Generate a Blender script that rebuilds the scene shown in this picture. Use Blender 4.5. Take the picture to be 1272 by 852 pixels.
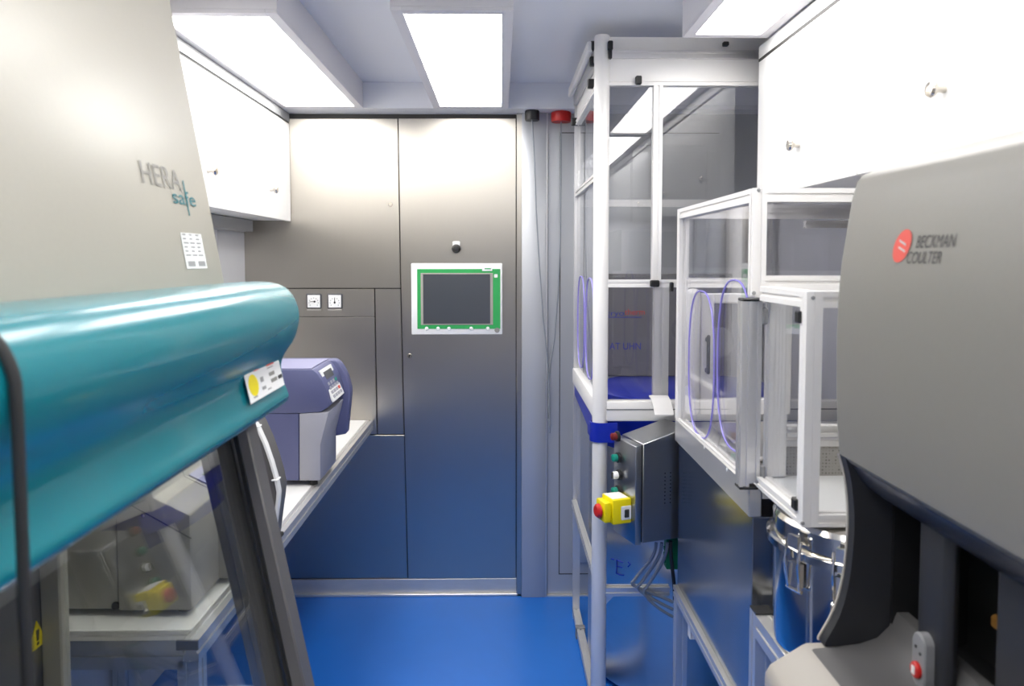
import bpy, bmesh, math, random
from mathutils import Vector, Matrix
random.seed(4)
for o in list(bpy.data.objects):
    bpy.data.objects.remove(o, do_unlink=True)
scene = bpy.context.scene
COL = scene.collection

# ------------------------------------------------------------------ camera
F = 950.0; PITCH = math.radians(3.0); YAW = math.radians(-0.84); EYE = 1.61
CX, CY = 636.0, 322 + F * math.tan(PITCH)
cam_d = bpy.data.cameras.new('camera'); cam = bpy.data.objects.new('camera', cam_d); COL.objects.link(cam)
cam.location = (0, 0, EYE); cam.rotation_euler = (math.pi / 2 - PITCH, 0, YAW)
cam_d.sensor_width = 36; cam_d.lens = F / 1272 * 36; cam_d.shift_y = -(426 - CY) / 1272
cam_d.clip_start = 0.02
cam_d.dof.use_dof = True; cam_d.dof.focus_distance = 2.9; cam_d.dof.aperture_fstop = 5.0
scene.camera = cam
# ------------------------------------------------------------------ world / exposure
w = bpy.data.worlds.new('world'); scene.world = w; w.use_nodes = True
w.node_tree.nodes['Background'].inputs[0].default_value = (0.8, 0.85, 1, 1)
w.node_tree.nodes['Background'].inputs[1].default_value = 0.05
scene.view_settings.view_transform = 'Standard'; scene.view_settings.look = 'None'
scene.view_settings.gamma = 1; scene.view_settings.use_curve_mapping = False
scene.view_settings.exposure = -0.45
scene.cycles.transparent_max_bounces = 40; scene.cycles.max_bounces = 16; scene.cycles.glossy_bounces = 8
LAMP = 13.0                                   # brightness of the ceiling light panels

# ------------------------------------------------------------------ pixel -> place
_cp, _sp, _cy, _sy = math.cos(PITCH), math.sin(PITCH), math.cos(YAW), math.sin(YAW)
FWD = Vector((-_sy * _cp, _cy * _cp, -_sp)); RGT = Vector((_cy, _sy, 0)); UPV = RGT.cross(FWD)
def P(px, py, x=None, y=None, z=None):
    d = RGT * ((px - CX) / F) - UPV * ((py - CY) / F) + FWD
    t = x / d.x if x is not None else y / d.y if y is not None else (z - EYE) / d.z
    return Vector((0, 0, EYE)) + d * t
def XZ(px, py, y):
    p = P(px, py, y=y); return (p.x, p.z)

# ------------------------------------------------------------------ materials
MATS = {}
def mat(name, col, rough=0.5, metal=0.0, spec=0.5, noise=0.0, nscale=40, stretch=(1, 1, 1), bump=0.0, emit=None, aniso=0, coat=0, rvar=0):
    m = bpy.data.materials.new(name); m.use_nodes = True; nt = m.node_tree; b = nt.nodes['Principled BSDF']
    b.inputs['Base Color'].default_value = (*col, 1); b.inputs['Roughness'].default_value = rough
    b.inputs['Metallic'].default_value = metal; b.inputs['Specular IOR Level'].default_value = spec
    if coat: b.inputs['Coat Weight'].default_value = coat; b.inputs['Coat Roughness'].default_value = 0.08
    if aniso:
        b.inputs['Anisotropic'].default_value = aniso
        tn = nt.nodes.new('ShaderNodeTangent'); tn.direction_type = 'RADIAL'; tn.axis = 'Z'
        nt.links.new(tn.outputs[0], b.inputs['Tangent']); b.inputs['Anisotropic Rotation'].default_value = 0.0
    if noise or bump or rvar:
        tc = nt.nodes.new('ShaderNodeTexCoord'); mp = nt.nodes.new('ShaderNodeMapping'); mp.inputs['Scale'].default_value = stretch
        n = nt.nodes.new('ShaderNodeTexNoise'); n.inputs['Scale'].default_value = nscale; n.inputs['Detail'].default_value = 4
        nt.links.new(tc.outputs['Object'], mp.inputs[0]); nt.links.new(mp.outputs[0], n.inputs['Vector'])
        if noise:
            r = nt.nodes.new('ShaderNodeMix'); r.data_type = 'RGBA'
            r.inputs[6].default_value = (*[c * (1 - noise) for c in col], 1); r.inputs[7].default_value = (*[min(1, c * (1 + noise)) for c in col], 1)
            nt.links.new(n.outputs['Fac'], r.inputs[0]); nt.links.new(r.outputs[2], b.inputs['Base Color'])
        if rvar:
            mr = nt.nodes.new('ShaderNodeMapRange'); mr.inputs[3].default_value = rough - rvar; mr.inputs[4].default_value = rough + rvar
            nt.links.new(n.outputs['Fac'], mr.inputs[0]); nt.links.new(mr.outputs[0], b.inputs['Roughness'])
        if bump:
            bp = nt.nodes.new('ShaderNodeBump'); bp.inputs['Strength'].default_value = bump; bp.inputs['Distance'].default_value = 0.001
            nt.links.new(n.outputs['Fac'], bp.inputs['Height']); nt.links.new(bp.outputs[0], b.inputs['Normal'])
    if emit: b.inputs['Emission Color'].default_value = (*emit[:3], 1); b.inputs['Emission Strength'].default_value = emit[3]
    MATS[name] = m; return m
def glassmat(name, tint, refl=1.0, ior=1.5):
    m = bpy.data.materials.new(name); m.use_nodes = True; nt = m.node_tree
    for n in list(nt.nodes): nt.nodes.remove(n)
    out = nt.nodes.new('ShaderNodeOutputMaterial'); mx = nt.nodes.new('ShaderNodeMixShader'); tr = nt.nodes.new('ShaderNodeBsdfTransparent')
    gl = nt.nodes.new('ShaderNodeBsdfGlossy'); fr = nt.nodes.new('ShaderNodeFresnel')
    tr.inputs[0].default_value = (*tint, 1); gl.inputs[0].default_value = (refl, refl, refl, 1); gl.inputs['Roughness'].default_value = 0.01
    geo = nt.nodes.new('ShaderNodeNewGeometry'); io = nt.nodes.new('ShaderNodeMapRange')      # thin sheet: both faces reflect alike
    io.inputs[3].default_value = ior; io.inputs[4].default_value = 1 / ior
    nt.links.new(geo.outputs['Backfacing'], io.inputs[0]); nt.links.new(io.outputs[0], fr.inputs[0])
    nt.links.new(fr.outputs[0], mx.inputs[0]); nt.links.new(tr.outputs[0], mx.inputs[1]); nt.links.new(gl.outputs[0], mx.inputs[2]); nt.links.new(mx.outputs[0], out.inputs[0])
    MATS[name] = m; return m
def perforated(name):
    m = mat(name, (.45, .43, .40), .4, .6); nt = m.node_tree; b = nt.nodes['Principled BSDF']
    tc = nt.nodes.new('ShaderNodeTexCoord'); v = nt.nodes.new('ShaderNodeTexVoronoi'); v.inputs['Scale'].default_value = 140; v.inputs['Randomness'].default_value = 0.1
    r = nt.nodes.new('ShaderNodeValToRGB'); r.color_ramp.elements[0].position = .40; r.color_ramp.elements[1].position = .5
    r.color_ramp.elements[0].color = (.12, .12, .12, 1); r.color_ramp.elements[1].color = (.45, .43, .40, 1)
    nt.links.new(tc.outputs['Object'], v.inputs['Vector']); nt.links.new(v.outputs['Distance'], r.inputs[0]); nt.links.new(r.outputs[0], b.inputs['Base Color'])
    return m
mat('floor', (.012, .155, .60), .36, noise=.08, nscale=5, bump=.03)
mat('ceiling', (.86, .87, .91), .28, spec=.6)
mat('wall_white', (.70, .70, .72), .45)
mat('grey_paint', (.50, .51, .53), .38, .45, noise=.03, nscale=4)
mat('steel', (.52, .49, .44), .34, 1, noise=.012, nscale=6, stretch=(40, 1, 1), aniso=.65)
mat('steel_bright', (.72, .70, .67), .28, 1, noise=.05, nscale=6, stretch=(1, 1, 60))
mat('steel_box', (.42, .43, .44), .30, 1, noise=.05, nscale=8, stretch=(1, 1, 40))
mat('steel_mirror', (.72, .70, .66), .10, 1, noise=.05, nscale=8, stretch=(1, 1, 20))
mat('joint', (.05, .048, .045), .6)
mat('steel_kick', (.72, .69, .64), .5, .8, noise=.12, nscale=5, stretch=(2, 1, 8))
mat('steel_tank', (.60, .60, .60), .36, 1, noise=.04, nscale=5, stretch=(1, 1, 6))
mat('steel_base', (.40, .41, .42), .2, 1, noise=.05, nscale=6, stretch=(1, 30, 1))
mat('alu', (.74, .73, .72), .36, .75, noise=.03, nscale=20, stretch=(1, 1, .1))
mat('alu_white', (.86, .84, .82), .4, .1)
mat('cab_white', (.90, .89, .87), .35)
mat('fascia', (.30, .305, .31), .4)
mat('knob', (.62, .58, .52), .2, 1)
mat('lamp', (1, 1, 1), .5, emit=(1, .985, .96, LAMP))
mat('frame_white', (.80, .78, .80), .4)
mat('black', (.012, .012, .013), .4)
mat('black_rubber', (.02, .02, .02), .7)
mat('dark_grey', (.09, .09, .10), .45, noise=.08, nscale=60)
mat('post_grey', (.115, .11, .11), .4)
mat('mid_grey', (.24, .24, .25), .45)
mat('teal', (.006, .185, .225), .22, noise=.03, nscale=30, bump=.04, coat=.25)
mat('beige', (.37, .35, .30), .34, noise=.04, nscale=160, bump=.12, rvar=.04)
mat('beige_device', (.36, .34, .30), .5, noise=.02)
mat('cytometer', (.20, .19, .17), .42, noise=.03, nscale=120, bump=.05)
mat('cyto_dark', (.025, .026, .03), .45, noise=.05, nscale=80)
mat('cyto_deck', (.10, .097, .097), .36)
mat('cyto_lip', (.04, .045, .06), .25)
mat('cyto_rim', (.42, .39, .35), .42)
mat('purple', (.10, .108, .22), .4, noise=.02)
mat('lilac', (.30, .30, .46), .4)
mat('pale_grey', (.34, .34, .385), .42)
mat('ultramarine', (.003, .018, .36), .32)
mat('bench_top', (.88, .87, .85), .3)
mat('red', (.55, .015, .012), .4)
mat('red_dark', (.16, .01, .01), .4)
mat('yellow', (.85, .70, .0), .4)
mat('green', (.03, .36, .09), .35)
mat('button_green', (.0, .22, .16), .35)
mat('green_dark', (.0, .16, .06), .5)
mat('white', (.85, .85, .84), .4)
mat('print_grey', (.30, .30, .30), .5)
mat('print_light', (.25, .24, .22), .5)
mat('print_mid', (.035, .035, .035), .5)
mat('print_teal', (.004, .15, .18), .5)
mat('print_red', (.62, .06, .04), .5)
mat('print_blue', (.01, .03, .35), .5)
mat('screen', (.045, .05, .06), .28, spec=1)
mat('lcd', (.20, .30, .17), .3)
mat('cable_grey', (.24, .26, .29), .45)
mat('rim_purple', (.30, .26, .72), .2)
mat('brown', (.32, .15, .03), .5)
mat('tank_panel', (.17, .165, .17), .35)
glassmat('glass', (.95, .952, .955), ior=1.6)
glassmat('acrylic', (.945, .945, .955), ior=1.45)
glassmat('sash_glass', (.93, .94, .925), ior=1.5)
perforated('perforated')

# ------------------------------------------------------------------ mesh helpers
class MB:
    def __init__(s): s.bm = bmesh.new()
    def _add(s, tmp):
        me = bpy.data.meshes.new('t'); tmp.to_mesh(me); tmp.free(); s.bm.from_mesh(me); bpy.data.meshes.remove(me); return s
    def box(s, x0, x1, y0, y1, z0, z1, bev=0, seg=2):
        t = bmesh.new(); bmesh.ops.create_cube(t, size=1)
        for v in t.verts: v.co = ((x0 + x1) / 2 + v.co.x * (x1 - x0), (y0 + y1) / 2 + v.co.y * (y1 - y0), (z0 + z1) / 2 + v.co.z * (z1 - z0))
        if bev: bmesh.ops.bevel(t, geom=t.edges[:], offset=bev, segments=seg, affect='EDGES', profile=.5)
        return s._add(t)
    def prism(s, poly, axis, a, b, bev=0, seg=2):
        t = bmesh.new()
        def pt(p, c): return {'X': (c, p[0], p[1]), 'Y': (p[0], c, p[1]), 'Z': (p[0], p[1], c)}[axis]
        A = [t.verts.new(pt(p, a)) for p in poly]; B = [t.verts.new(pt(p, b)) for p in poly]; n = len(poly)
        t.faces.new(A); t.faces.new(B[::-1])
        for i in range(n): t.faces.new((A[i], B[i], B[(i + 1) % n], A[(i + 1) % n]))
        bmesh.ops.recalc_face_normals(t, faces=t.faces[:])
        if bev: bmesh.ops.bevel(t, geom=[e for e in t.edges if e.calc_face_angle(0) > .5], offset=bev, segments=seg, affect='EDGES', profile=.5, clamp_overlap=True)
        return s._add(t)
    def tube(s, pts, r, seg=10, cap=True):
        t = bmesh.new(); pts = [Vector(p) for p in pts]; rings = []
        up = None
        for i, p in enumerate(pts):
            d = (pts[min(i + 1, len(pts) - 1)] - pts[max(i - 1, 0)]).normalized()
            if up is None: up = Vector((0, 0, 1)) if abs(d.z) < .9 else Vector((1, 0, 0))
            a = d.cross(up).normalized(); b = a.cross(d).normalized(); up = b
            rr = r[i] if isinstance(r, (list, tuple)) else r
            rings.append([t.verts.new(p + a * rr * math.cos(k * 2 * math.pi / seg) + b * rr * math.sin(k * 2 * math.pi / seg)) for k in range(seg)])
        for i in range(len(rings) - 1):
            for k in range(seg): t.faces.new((rings[i][k], rings[i][(k + 1) % seg], rings[i + 1][(k + 1) % seg], rings[i + 1][k]))
        if cap: t.faces.new(rings[0][::-1]); t.faces.new(rings[-1])
        bmesh.ops.recalc_face_normals(t, faces=t.faces[:])
        return s._add(t)
    def loop(s, pts, r, seg=6):
        t = bmesh.new(); pts = [Vector(p) for p in pts]; n = len(pts); rings = []; c = sum(pts, Vector()) / n
        nrm = (pts[0] - c).cross(pts[n // 4] - c).normalized()
        for i, p in enumerate(pts):
            d = (pts[(i + 1) % n] - pts[i - 1]).normalized(); a = d.cross(nrm).normalized()
            rings.append([t.verts.new(p + a * r * math.cos(k * 2 * math.pi / seg) + nrm * r * math.sin(k * 2 * math.pi / seg)) for k in range(seg)])
        for i in range(n):
            for k in range(seg): t.faces.new((rings[i][k], rings[i][(k + 1) % seg], rings[(i + 1) % n][(k + 1) % seg], rings[(i + 1) % n][k]))
        bmesh.ops.recalc_face_normals(t, faces=t.faces[:])
        return s._add(t)
    def lathe(s, prof, c, axis='Z', seg=32):
        t = bmesh.new(); rings = []
        for r, h in prof:
            ring = []
            for k in range(seg):
                a = k * 2 * math.pi / seg; u, v = r * math.cos(a), r * math.sin(a)
                o = {'Z': (u, v, h), 'Y': (u, h, v), 'X': (h, u, v)}[axis]
                ring.append(t.verts.new((c[0] + o[0], c[1] + o[1], c[2] + o[2])))
            rings.append(ring)
        for i in range(len(rings) - 1):
            for k in range(seg): t.faces.new((rings[i][k], rings[i][(k + 1) % seg], rings[i + 1][(k + 1) % seg], rings[i + 1][k]))
        t.faces.new(rings[0][::-1]); t.faces.new(rings[-1])
        bmesh.ops.remove_doubles(t, verts=t.verts[:], dist=1e-6)
        bmesh.ops.recalc_face_normals(t, faces=t.faces[:])
        return s._add(t)
    def profile(s, p0, p1, w=.03, h=None, slot=.008, depth=.004):
        """slotted aluminium extrusion along one axis, centred on p0-p1"""
        h = h or w; p0 = Vector(p0); p1 = Vector(p1); d = p1 - p0
        ax = 'XYZ'[max(range(3), key=lambda i: abs(d[i]))]; i = 'XYZ'.index(ax)
        o = [k for k in range(3) if k != i]; cu, cv = p0[o[0]], p0[o[1]]; a, b, g, q = w / 2, h / 2, slot / 2, depth
        poly = [(-a, -b), (-g, -b), (-g, -b + q), (g, -b + q), (g, -b), (a, -b), (a, -g), (a - q, -g), (a - q, g), (a, g), (a, b), (g, b), (g, b - q), (-g, b - q), (-g, b), (-a, b), (-a, g), (-a + q, g), (-a + q, -g), (-a, -g)]
        return s.prism([(cu + u, cv + v) for u, v in poly], ax, p0[i], p1[i])
    def build(s, name, m, parent=None, local=False, angle=35):
        off = Vector((0, 0, 0)) if local else (ORG.get(parent.name, Vector()) if parent else None)
        if off is None:
            lo = Vector((min(v.co[k] for v in s.bm.verts) for k in range(3))); hi = Vector((max(v.co[k] for v in s.bm.verts) for k in range(3)))
            off = Vector(((lo.x + hi.x) / 2, (lo.y + hi.y) / 2, lo.z))
        me = bpy.data.meshes.new(name)
        for v in s.bm.verts: v.co -= off
        s.bm.to_mesh(me); s.bm.free()
        me.materials.append(MATS[m]); me.shade_smooth(); me.set_sharp_from_angle(angle=math.radians(angle))
        o = bpy.data.objects.new(name, me); COL.objects.link(o)
        if parent: o.parent = parent; ORG[o.name] = off
        else: o.location = off; ORG[o.name] = off
        return o
ORG = {}
def thing(name, label, cat, loc, group=None, rotz=0):
    o = bpy.data.objects.new(name, None); COL.objects.link(o); o.empty_display_size = .05
    o.location = loc; o.rotation_euler = (0, 0, rotz); ORG[o.name] = Vector(loc)
    return tag(o, label, cat, group)
def tag(o, label, cat, group=None):
    o['label'] = label; o['category'] = cat
    if group: o['group'] = group
    return o
def struct(name, mb, m, label=None):
    o = mb.build(name, m); o['kind'] = 'structure'
    if label: o['label'] = label
    return o
def plabel(o, l): o['label'] = l; return o
def dup(o, delta):
    """copy of a thing with its parts and sub-parts"""
    r = o.copy(); COL.objects.link(r); r.location = o.location + Vector(delta); ORG[r.name] = ORG[o.name] + Vector(delta)
    for ch in o.children:
        c = ch.copy(); COL.objects.link(c); c.parent = r
        for g in ch.children:
            d = g.copy(); COL.objects.link(d); d.parent = c
    return r
def text(s, name, m, parent, origin, right, up, size, width=None, extrude=.0006, shear=0, fit=None):
    """lettering laid flat on a face: origin = lower left corner in world space"""
    cu = bpy.data.curves.new('txt', 'FONT'); cu.body = s; cu.size = 1; cu.shear = shear; cu.extrude = 0
    t = bpy.data.objects.new('txt', cu); COL.objects.link(t)
    bpy.context.view_layer.update()
    me = bpy.data.meshes.new_from_object(t.evaluated_get(bpy.context.evaluated_depsgraph_get()))
    bpy.data.objects.remove(t); bpy.data.curves.remove(cu)
    right = Vector(right).normalized(); up = Vector(up).normalized(); n = right.cross(up)
    xs = [v.co.x for v in me.vertices]; x0, x1 = min(xs), max(xs); sx = (width / (x1 - x0)) if width else size
    b = MB(); b.bm.from_mesh(me); bpy.data.meshes.remove(me)
    for v in b.bm.verts: v.co = Vector(origin) + right * ((v.co.x - x0) * sx) + up * (v.co.y * size) + n * extrude
    if fit:
        for v in b.bm.verts: v.co.x = fit(v.co.z)
    return b.build(name, m, parent)
def quad(o, r, u, w, h, n=.0006, th=.0006):
    """thin plate on a face; o lower-left corner, r/u its axes"""
    r = Vector(r).normalized(); u = Vector(u).normalized(); k = r.cross(u); o = Vector(o) + k * n
    b = MB(); pts = [o, o + r * w, o + r * w + u * h, o + u * h]
    A = [b.bm.verts.new(p) for p in pts]; B = [b.bm.verts.new(p + k * th) for p in pts]
    b.bm.faces.new(A[::-1]); b.bm.faces.new(B)
    for i in range(4): b.bm.faces.new((A[i], A[(i + 1) % 4], B[(i + 1) % 4], B[i]))
    return b
def oval(c, a, b, axis, n=40, k=2.6):
    out = []
    for i in range(n):
        t = i * 2 * math.pi / n; cs, sn = math.cos(t), math.sin(t)
        u = a * math.copysign(abs(cs) ** (2 / k), cs); v = b * math.copysign(abs(sn) ** (2 / k), sn)
        out.append((c[0], c[1] + u, c[2] + v) if axis == 'X' else (c[0] + u, c[1], c[2] + v))
    return out

# ------------------------------------------------------------------ the room
D = 3.60; XL, XR = -1.32, 1.22; YB = -1.9; ZC = 2.40; ZS = 2.285; FY = 3.47
struct('floor', MB().box(XL - .1, XR + .1, YB - .1, D + .1, -.1, 0), 'floor', 'glossy bright blue seamless floor')
struct('ceiling', MB().box(XL - .1, XR + .1, YB - .1, D + .1, ZC, ZC + .1), 'ceiling', 'pale blue-white lacquered metal ceiling')
struct('wall_left', MB().box(XL - .1, XL, YB, D, 0, ZC), 'wall_white', 'white panelled wall behind the bench')
struct('wall_right', MB().box(XR, XR + .1, YB, D, 0, ZC), 'wall_white', 'white wall behind the glove box')
struct('wall_rear', MB().box(XL - .1, XR + .1, YB - .1, YB, 0, ZC), 'wall_white', 'white end wall of the container laboratory')
wb = struct('wall_back', MB().box(XL - .1, XR + .1, D + .012, D + .1, 0, ZC), 'joint', 'end wall clad in brushed steel panels')
struct('trim_1', MB().box(XL, XR, FY, D + .012, ZS, ZC), 'ceiling', 'pale dropped fascia between ceiling and steel wall')
def panel(px0, py0, px1, py1, m='steel', t=.012, name='panel', par=wb):
    a = P(px0, py0, y=D); b = P(px1, py1, y=D)
    return MB().box(a.x, b.x, D, D + t, b.z, a.z, .0015, 1).build(name, m, par)
def quadpanel(pts, name='panel', t=.012):
    return MB().prism([XZ(px, py, D) for px, py in pts], 'Y', D, D + t, .0012, 1).build(name, 'steel', wb)
quadpanel([(300, 147.4), (493.8, 147.4), (497.2, 357.6), (300, 357.6)])
quadpanel([(300, 359), (464.6, 359), (465.2, 393), (300, 393)], 'gauge_panel'); quadpanel([(300, 393.8), (465.2, 393.8), (468, 539.2), (300, 539.2)], t=.010)
quadpanel([(466, 359), (497.2, 359), (501.4, 539.2), (469.4, 539.2)]); quadpanel([(262, 540.6), (502, 540.6), (506, 718), (262, 718)])
for (px, py) in ((485, 254),):
    p = P(px, py, y=D); MB().lathe([(.0, -.004), (.009, -.004), (.011, -.001), (.011, .002)], (p.x, D, p.z), 'Y', 16).build('screw', 'steel_mirror', wb)
# steel door leaf
a = P(500, 151, y=D); b = P(640, 717, y=D)
da = P(496.5, 151, y=D)
door = struct('door_1', MB().prism([XZ(495.2, 147.4, D), XZ(498.6, 358, D), XZ(503, 540, D), XZ(507.4, 718, D), XZ(640.6, 718, D), XZ(640.6, 147.4, D)], 'Y', D - .002, D + .012), 'steel', 'tall brushed steel door leaf carrying the green control screen')
p = P(509, 442, y=D); MB().lathe([(.0, -.005), (.010, -.005), (.012, -.001), (.012, .004)], (p.x, D - .002, p.z), 'Y', 16).build('lock', 'steel_mirror', door)
MB().box(p.x - .002, p.x + .002, D - .009, D - .006, p.z - .008, p.z + .006).build('keyhole', 'black', door)
a = P(641.8, 148, y=D); b = P(648, 740, y=D)
struct('trim_2', MB().box(a.x, b.x, D - .02, D + .012, 0, ZS, .002, 1), 'steel', 'steel frame strip along the door edge')
struct('trim_3', MB().box(P(262, 400, y=D).x, P(641.5, 400, y=D).x, D - .004, D + .012, .012, P(500, 719, y=D).z, .001, 1), 'steel_kick', 'bright brushed kick strip under the steel door')
struct('trim_4', MB().box(P(262, 400, y=D).x, P(648, 400, y=D).x, D - .02, D + .012, 0, .012, .002, 1), 'alu', 'thin aluminium strip where steel wall meets blue floor')
a = P(648, 148, y=D); b = P(677, 740, y=D)
struct('trim_5', MB().box(a.x, b.x, D - .035, D + .012, 0, ZS, .003, 2), 'grey_paint', 'blue-grey pillar between steel door and grey door')
MB_ = MB().box(b.x, b.x + .006, D - .03, D + .012, 0, ZS)
struct('trim_6', MB_, 'alu', 'bright edge strip beside the blue-grey pillar')
# grey panelled door behind the enclosure
gx0 = b.x + .008; gx1 = XR
d2 = struct('door_2', MB().box(gx0, gx1, D - .012, D + .012, .006, ZS, .002, 1), 'grey_paint', 'pale grey door with raised framing behind the glass enclosure')
ix0 = P(695, 300, y=D).x; ix1 = P(713, 300, y=D).x; zt = P(695, 165, y=D).z; zb = P(695, 712, y=D).z
MB().box(ix0, ix0 + .004, D - .0135, D - .011, zb, zt).build('groove', 'joint', d2)
MB().box(ix0, gx1 - .2, D - .0135, D - .011, zt - .004, zt).build('groove', 'joint', d2)
MB().box(ix0, gx1 - .2, D - .0135, D - .011, zb, zb + .004).build('groove', 'joint', d2)
MB().box(ix1, gx1 - .26, D - .022, D - .012, zb + .06, zt - .06, .004, 2).build('door_panel', 'grey_paint', d2)
struct('trim_7', MB().box(gx0, gx1, D - .03, D + .012, 0, .006), 'alu', 'aluminium threshold under the grey door')
# white pilaster in the corner under the left wall cupboards
a = P(304, 300, y=D)
struct('trim_8', MB().box(XL, a.x, 3.25, D - .001, .92, 1.79, .003, 1), 'wall_white', 'white corner board between bench and wall cupboards')
b = P(313, 300, y=3.5)
struct('trim_9', MB().box(XL, b.x, 2.35, 3.52, 1.735, 1.788, .003, 1), 'fascia', 'grey trunking under the wall cupboards')

# ------------------------------------------------------------------ ceiling lights
def ceiling_light(x0, x1, y0, y1, label):
    t = thing('ceiling_light', label, 'ceiling light', ((x0 + x1) / 2, (y0 + y1) / 2, ZS), 'ceiling light panels')
    m = .032; h = ZC - ZS
    b = MB()
    for (u0, u1, v0, v1) in ((x0, x0 + m, y0, y1), (x1 - m, x1, y0, y1), (x0 + m, x1 - m, y0, y0 + m), (x0 + m, x1 - m, y1 - m, y1)):
        b.box(u0, u1, v0, v1, ZS, ZS + .012, .001, 1)
    b.build('frame', 'frame_white', t)
    b = MB()
    for (u0, u1, v0, v1) in ((x0, x0 + .006, y0, y1), (x1 - .006, x1, y0, y1), (x0 + .006, x1 - .006, y0, y0 + .006), (x0 + .006, x1 - .006, y1 - .006, y1)):
        b.box(u0, u1, v0, v1, ZS + .012, ZC)
    b.build('housing', 'frame_white', t)
    MB().box(x0 + m, x1 - m, y0 + m, y1 - m, ZS + .006, ZS + .012).build('diffuser', 'lamp', t)
    return t
LX = (-.985, -.615); MX = (-.30, .035); RX = (.555, .815)
ceiling_light(*LX, 2.15, FY - .002, 'ceiling light panel beside the left wall cupboards, reaching the steel wall')
ceiling_light(*MX, 2.12, FY - .002, 'ceiling light panel over the aisle in front of the steel door')
ceiling_light(*RX, .96, 2.365, 'ceiling light panel along the right wall cupboards')
for i, (x0, x1) in enumerate((LX, MX)):
    ceiling_light(x0, x1, .62, 2.0, ('ceiling light panel above the safety cabinet', 'ceiling light panel over the aisle beside the safety cabinet')[i])
ceiling_light(*LX, -.80, .58, 'ceiling light panel behind the safety cabinet by the left wall')
ceiling_light(*MX, -.80, .58, 'ceiling light panel over the aisle between the tall cupboards')
ceiling_light(*RX, -.50, .92, 'ceiling light panel in front of the white tall cupboards')

# ------------------------------------------------------------------ wall cupboards
def cupboard(side, x0, xf, y0, y1, z0, z1, label, grp, trunc=None):
    """x0 wall side, xf front; fascia strip above a dark shadow gap"""
    t = thing('wall_cupboard', label, 'cupboard', ((x0 + xf) / 2, (y0 + y1) / 2, z0), grp)
    s = 1 if xf > x0 else -1; lo, hi = sorted((x0, xf - s * .02))
    MB().box(lo, hi, y0 + .001, y1 - .001, z0, ZS - .004).build('body', 'cab_white', t)
    lo, hi = sorted((xf - s * .019, xf))
    dr = MB().box(lo, hi, y0 + .0022, y1 - .0022, z0 - .004, z1, .0015, 1).build('door', 'cab_white', t)
    MB().box(lo, hi, y0 + .0002, y1 - .0002, z1 + .010, ZS - .002).build('fascia', 'fascia' if s > 0 else 'cab_white', t)
    MB().box(lo, hi - .004 if s > 0 else hi, y0, y1, z1 + .001, z1 + .009).build('shadow_gap', 'joint', t)
    yc = (y0 + y1) / 2 - (.0 if s < 0 else -.03); zk = z0 + .115
    MB().lathe([(.0, 0), (.007, 0), (.006, s * .012), (.007, s * .016), (.014, s * .020), (.016, s * .026), (.013, s * .031), (.0, s * .033)], (xf, yc, zk), 'X', 20).build('knob', 'knob', dr)
    return t
zb = 1.79; zt = 2.235; XF = -.978
cupboard(1, XL, XF, 2.905, 3.595, zb, zt, 'white wall cupboard with a knob next to the steel wall', 'left wall cupboards')
cupboard(1, XL, XF, 2.21, 2.903, zb, zt, 'white wall cupboard half hidden by the safety cabinet', 'left wall cupboards')
cupboard(1, XL, XF, 1.515, 2.208, zb, zt, 'white wall cupboard behind the safety cabinet top', 'left wall cupboards')
XRF = .82
cupboard(-1, XR, XRF, 1.765, 2.455, 1.808, 2.235, 'white wall cupboard with a knob above the glove box', 'right wall cupboards')
cupboard(-1, XR, XRF, 1.073, 1.763, 1.808, 2.235, 'white wall cupboard with a knob above the grey cytometer', 'right wall cupboards')
cupboard(-1, XR, XRF, .381, 1.071, 1.808, 2.235, 'white wall cupboard over the near end of the cytometer', 'right wall cupboards')

# ------------------------------------------------------------------ things on the steel wall
# control screen
a = P(511, 327, y=D); b = P(624, 415, y=D); y1 = D - .002
t = thing('control_screen', 'control terminal with white bezel and green surround mounted on the steel door', 'screen', ((a.x + b.x) / 2, y1, b.z))
MB().box(a.x, b.x, y1 - .014, y1, b.z, a.z, .004, 2).build('bezel', 'white', t)
g0 = P(518.5, 334, y=D); g1 = P(621.5, 408, y=D)
MB().box(g0.x, g1.x, y1 - .0165, y1 - .013, g1.z, g0.z, .001, 1).build('green_surround', 'green', t)
s0 = P(523, 339, y=D); s1 = P(612.5, 403, y=D)
MB().box(s0.x, s1.x, y1 - .0185, y1 - .016, s1.z, s0.z, .001, 1).build('screen_frame', 'beige_device', t)
s0 = P(526, 340.5, y=D); s1 = P(609, 401.5, y=D)
MB().box(s0.x, s1.x, y1 - .0195, y1 - .018, s1.z, s0.z).build('display', 'screen', t)
l0 = P(599, 330, y=D); l1 = P(611.5, 336.5, y=D)
tg = MB().box(l0.x, l1.x, y1 - .0195, y1 - .013, l1.z, l0.z, .001, 1).build('name_tag', 'white', t)
MB().box(l0.x + .012, l1.x - .006, y1 - .0202, y1 - .0194, l1.z + .008, l1.z + .013).build('tag_print', 'green', tg)
q = P(616, 342.5, y=D); MB().box(q.x - .008, q.x + .008, y1 - .0175, y1 - .016, q.z - .008, q.z + .008, .002, 1).build('indicator', 'white', t)
for px in (530.5, 544.5, 558, 585.5, 606):
    q = P(px, 407.6, y=D); MB().lathe([(0, -.0195), (.007, -.019), (.009, -.016)], (q.x, y1, q.z), 'Y', 14).build('key', 'white', t)
q = P(617.5, 409.5, y=D); MB().lathe([(0, -.018), (.011, -.017), (.013, -.013)], (q.x, y1, q.z), 'Y', 16).build('round_seal', 'print_light', t)
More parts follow.
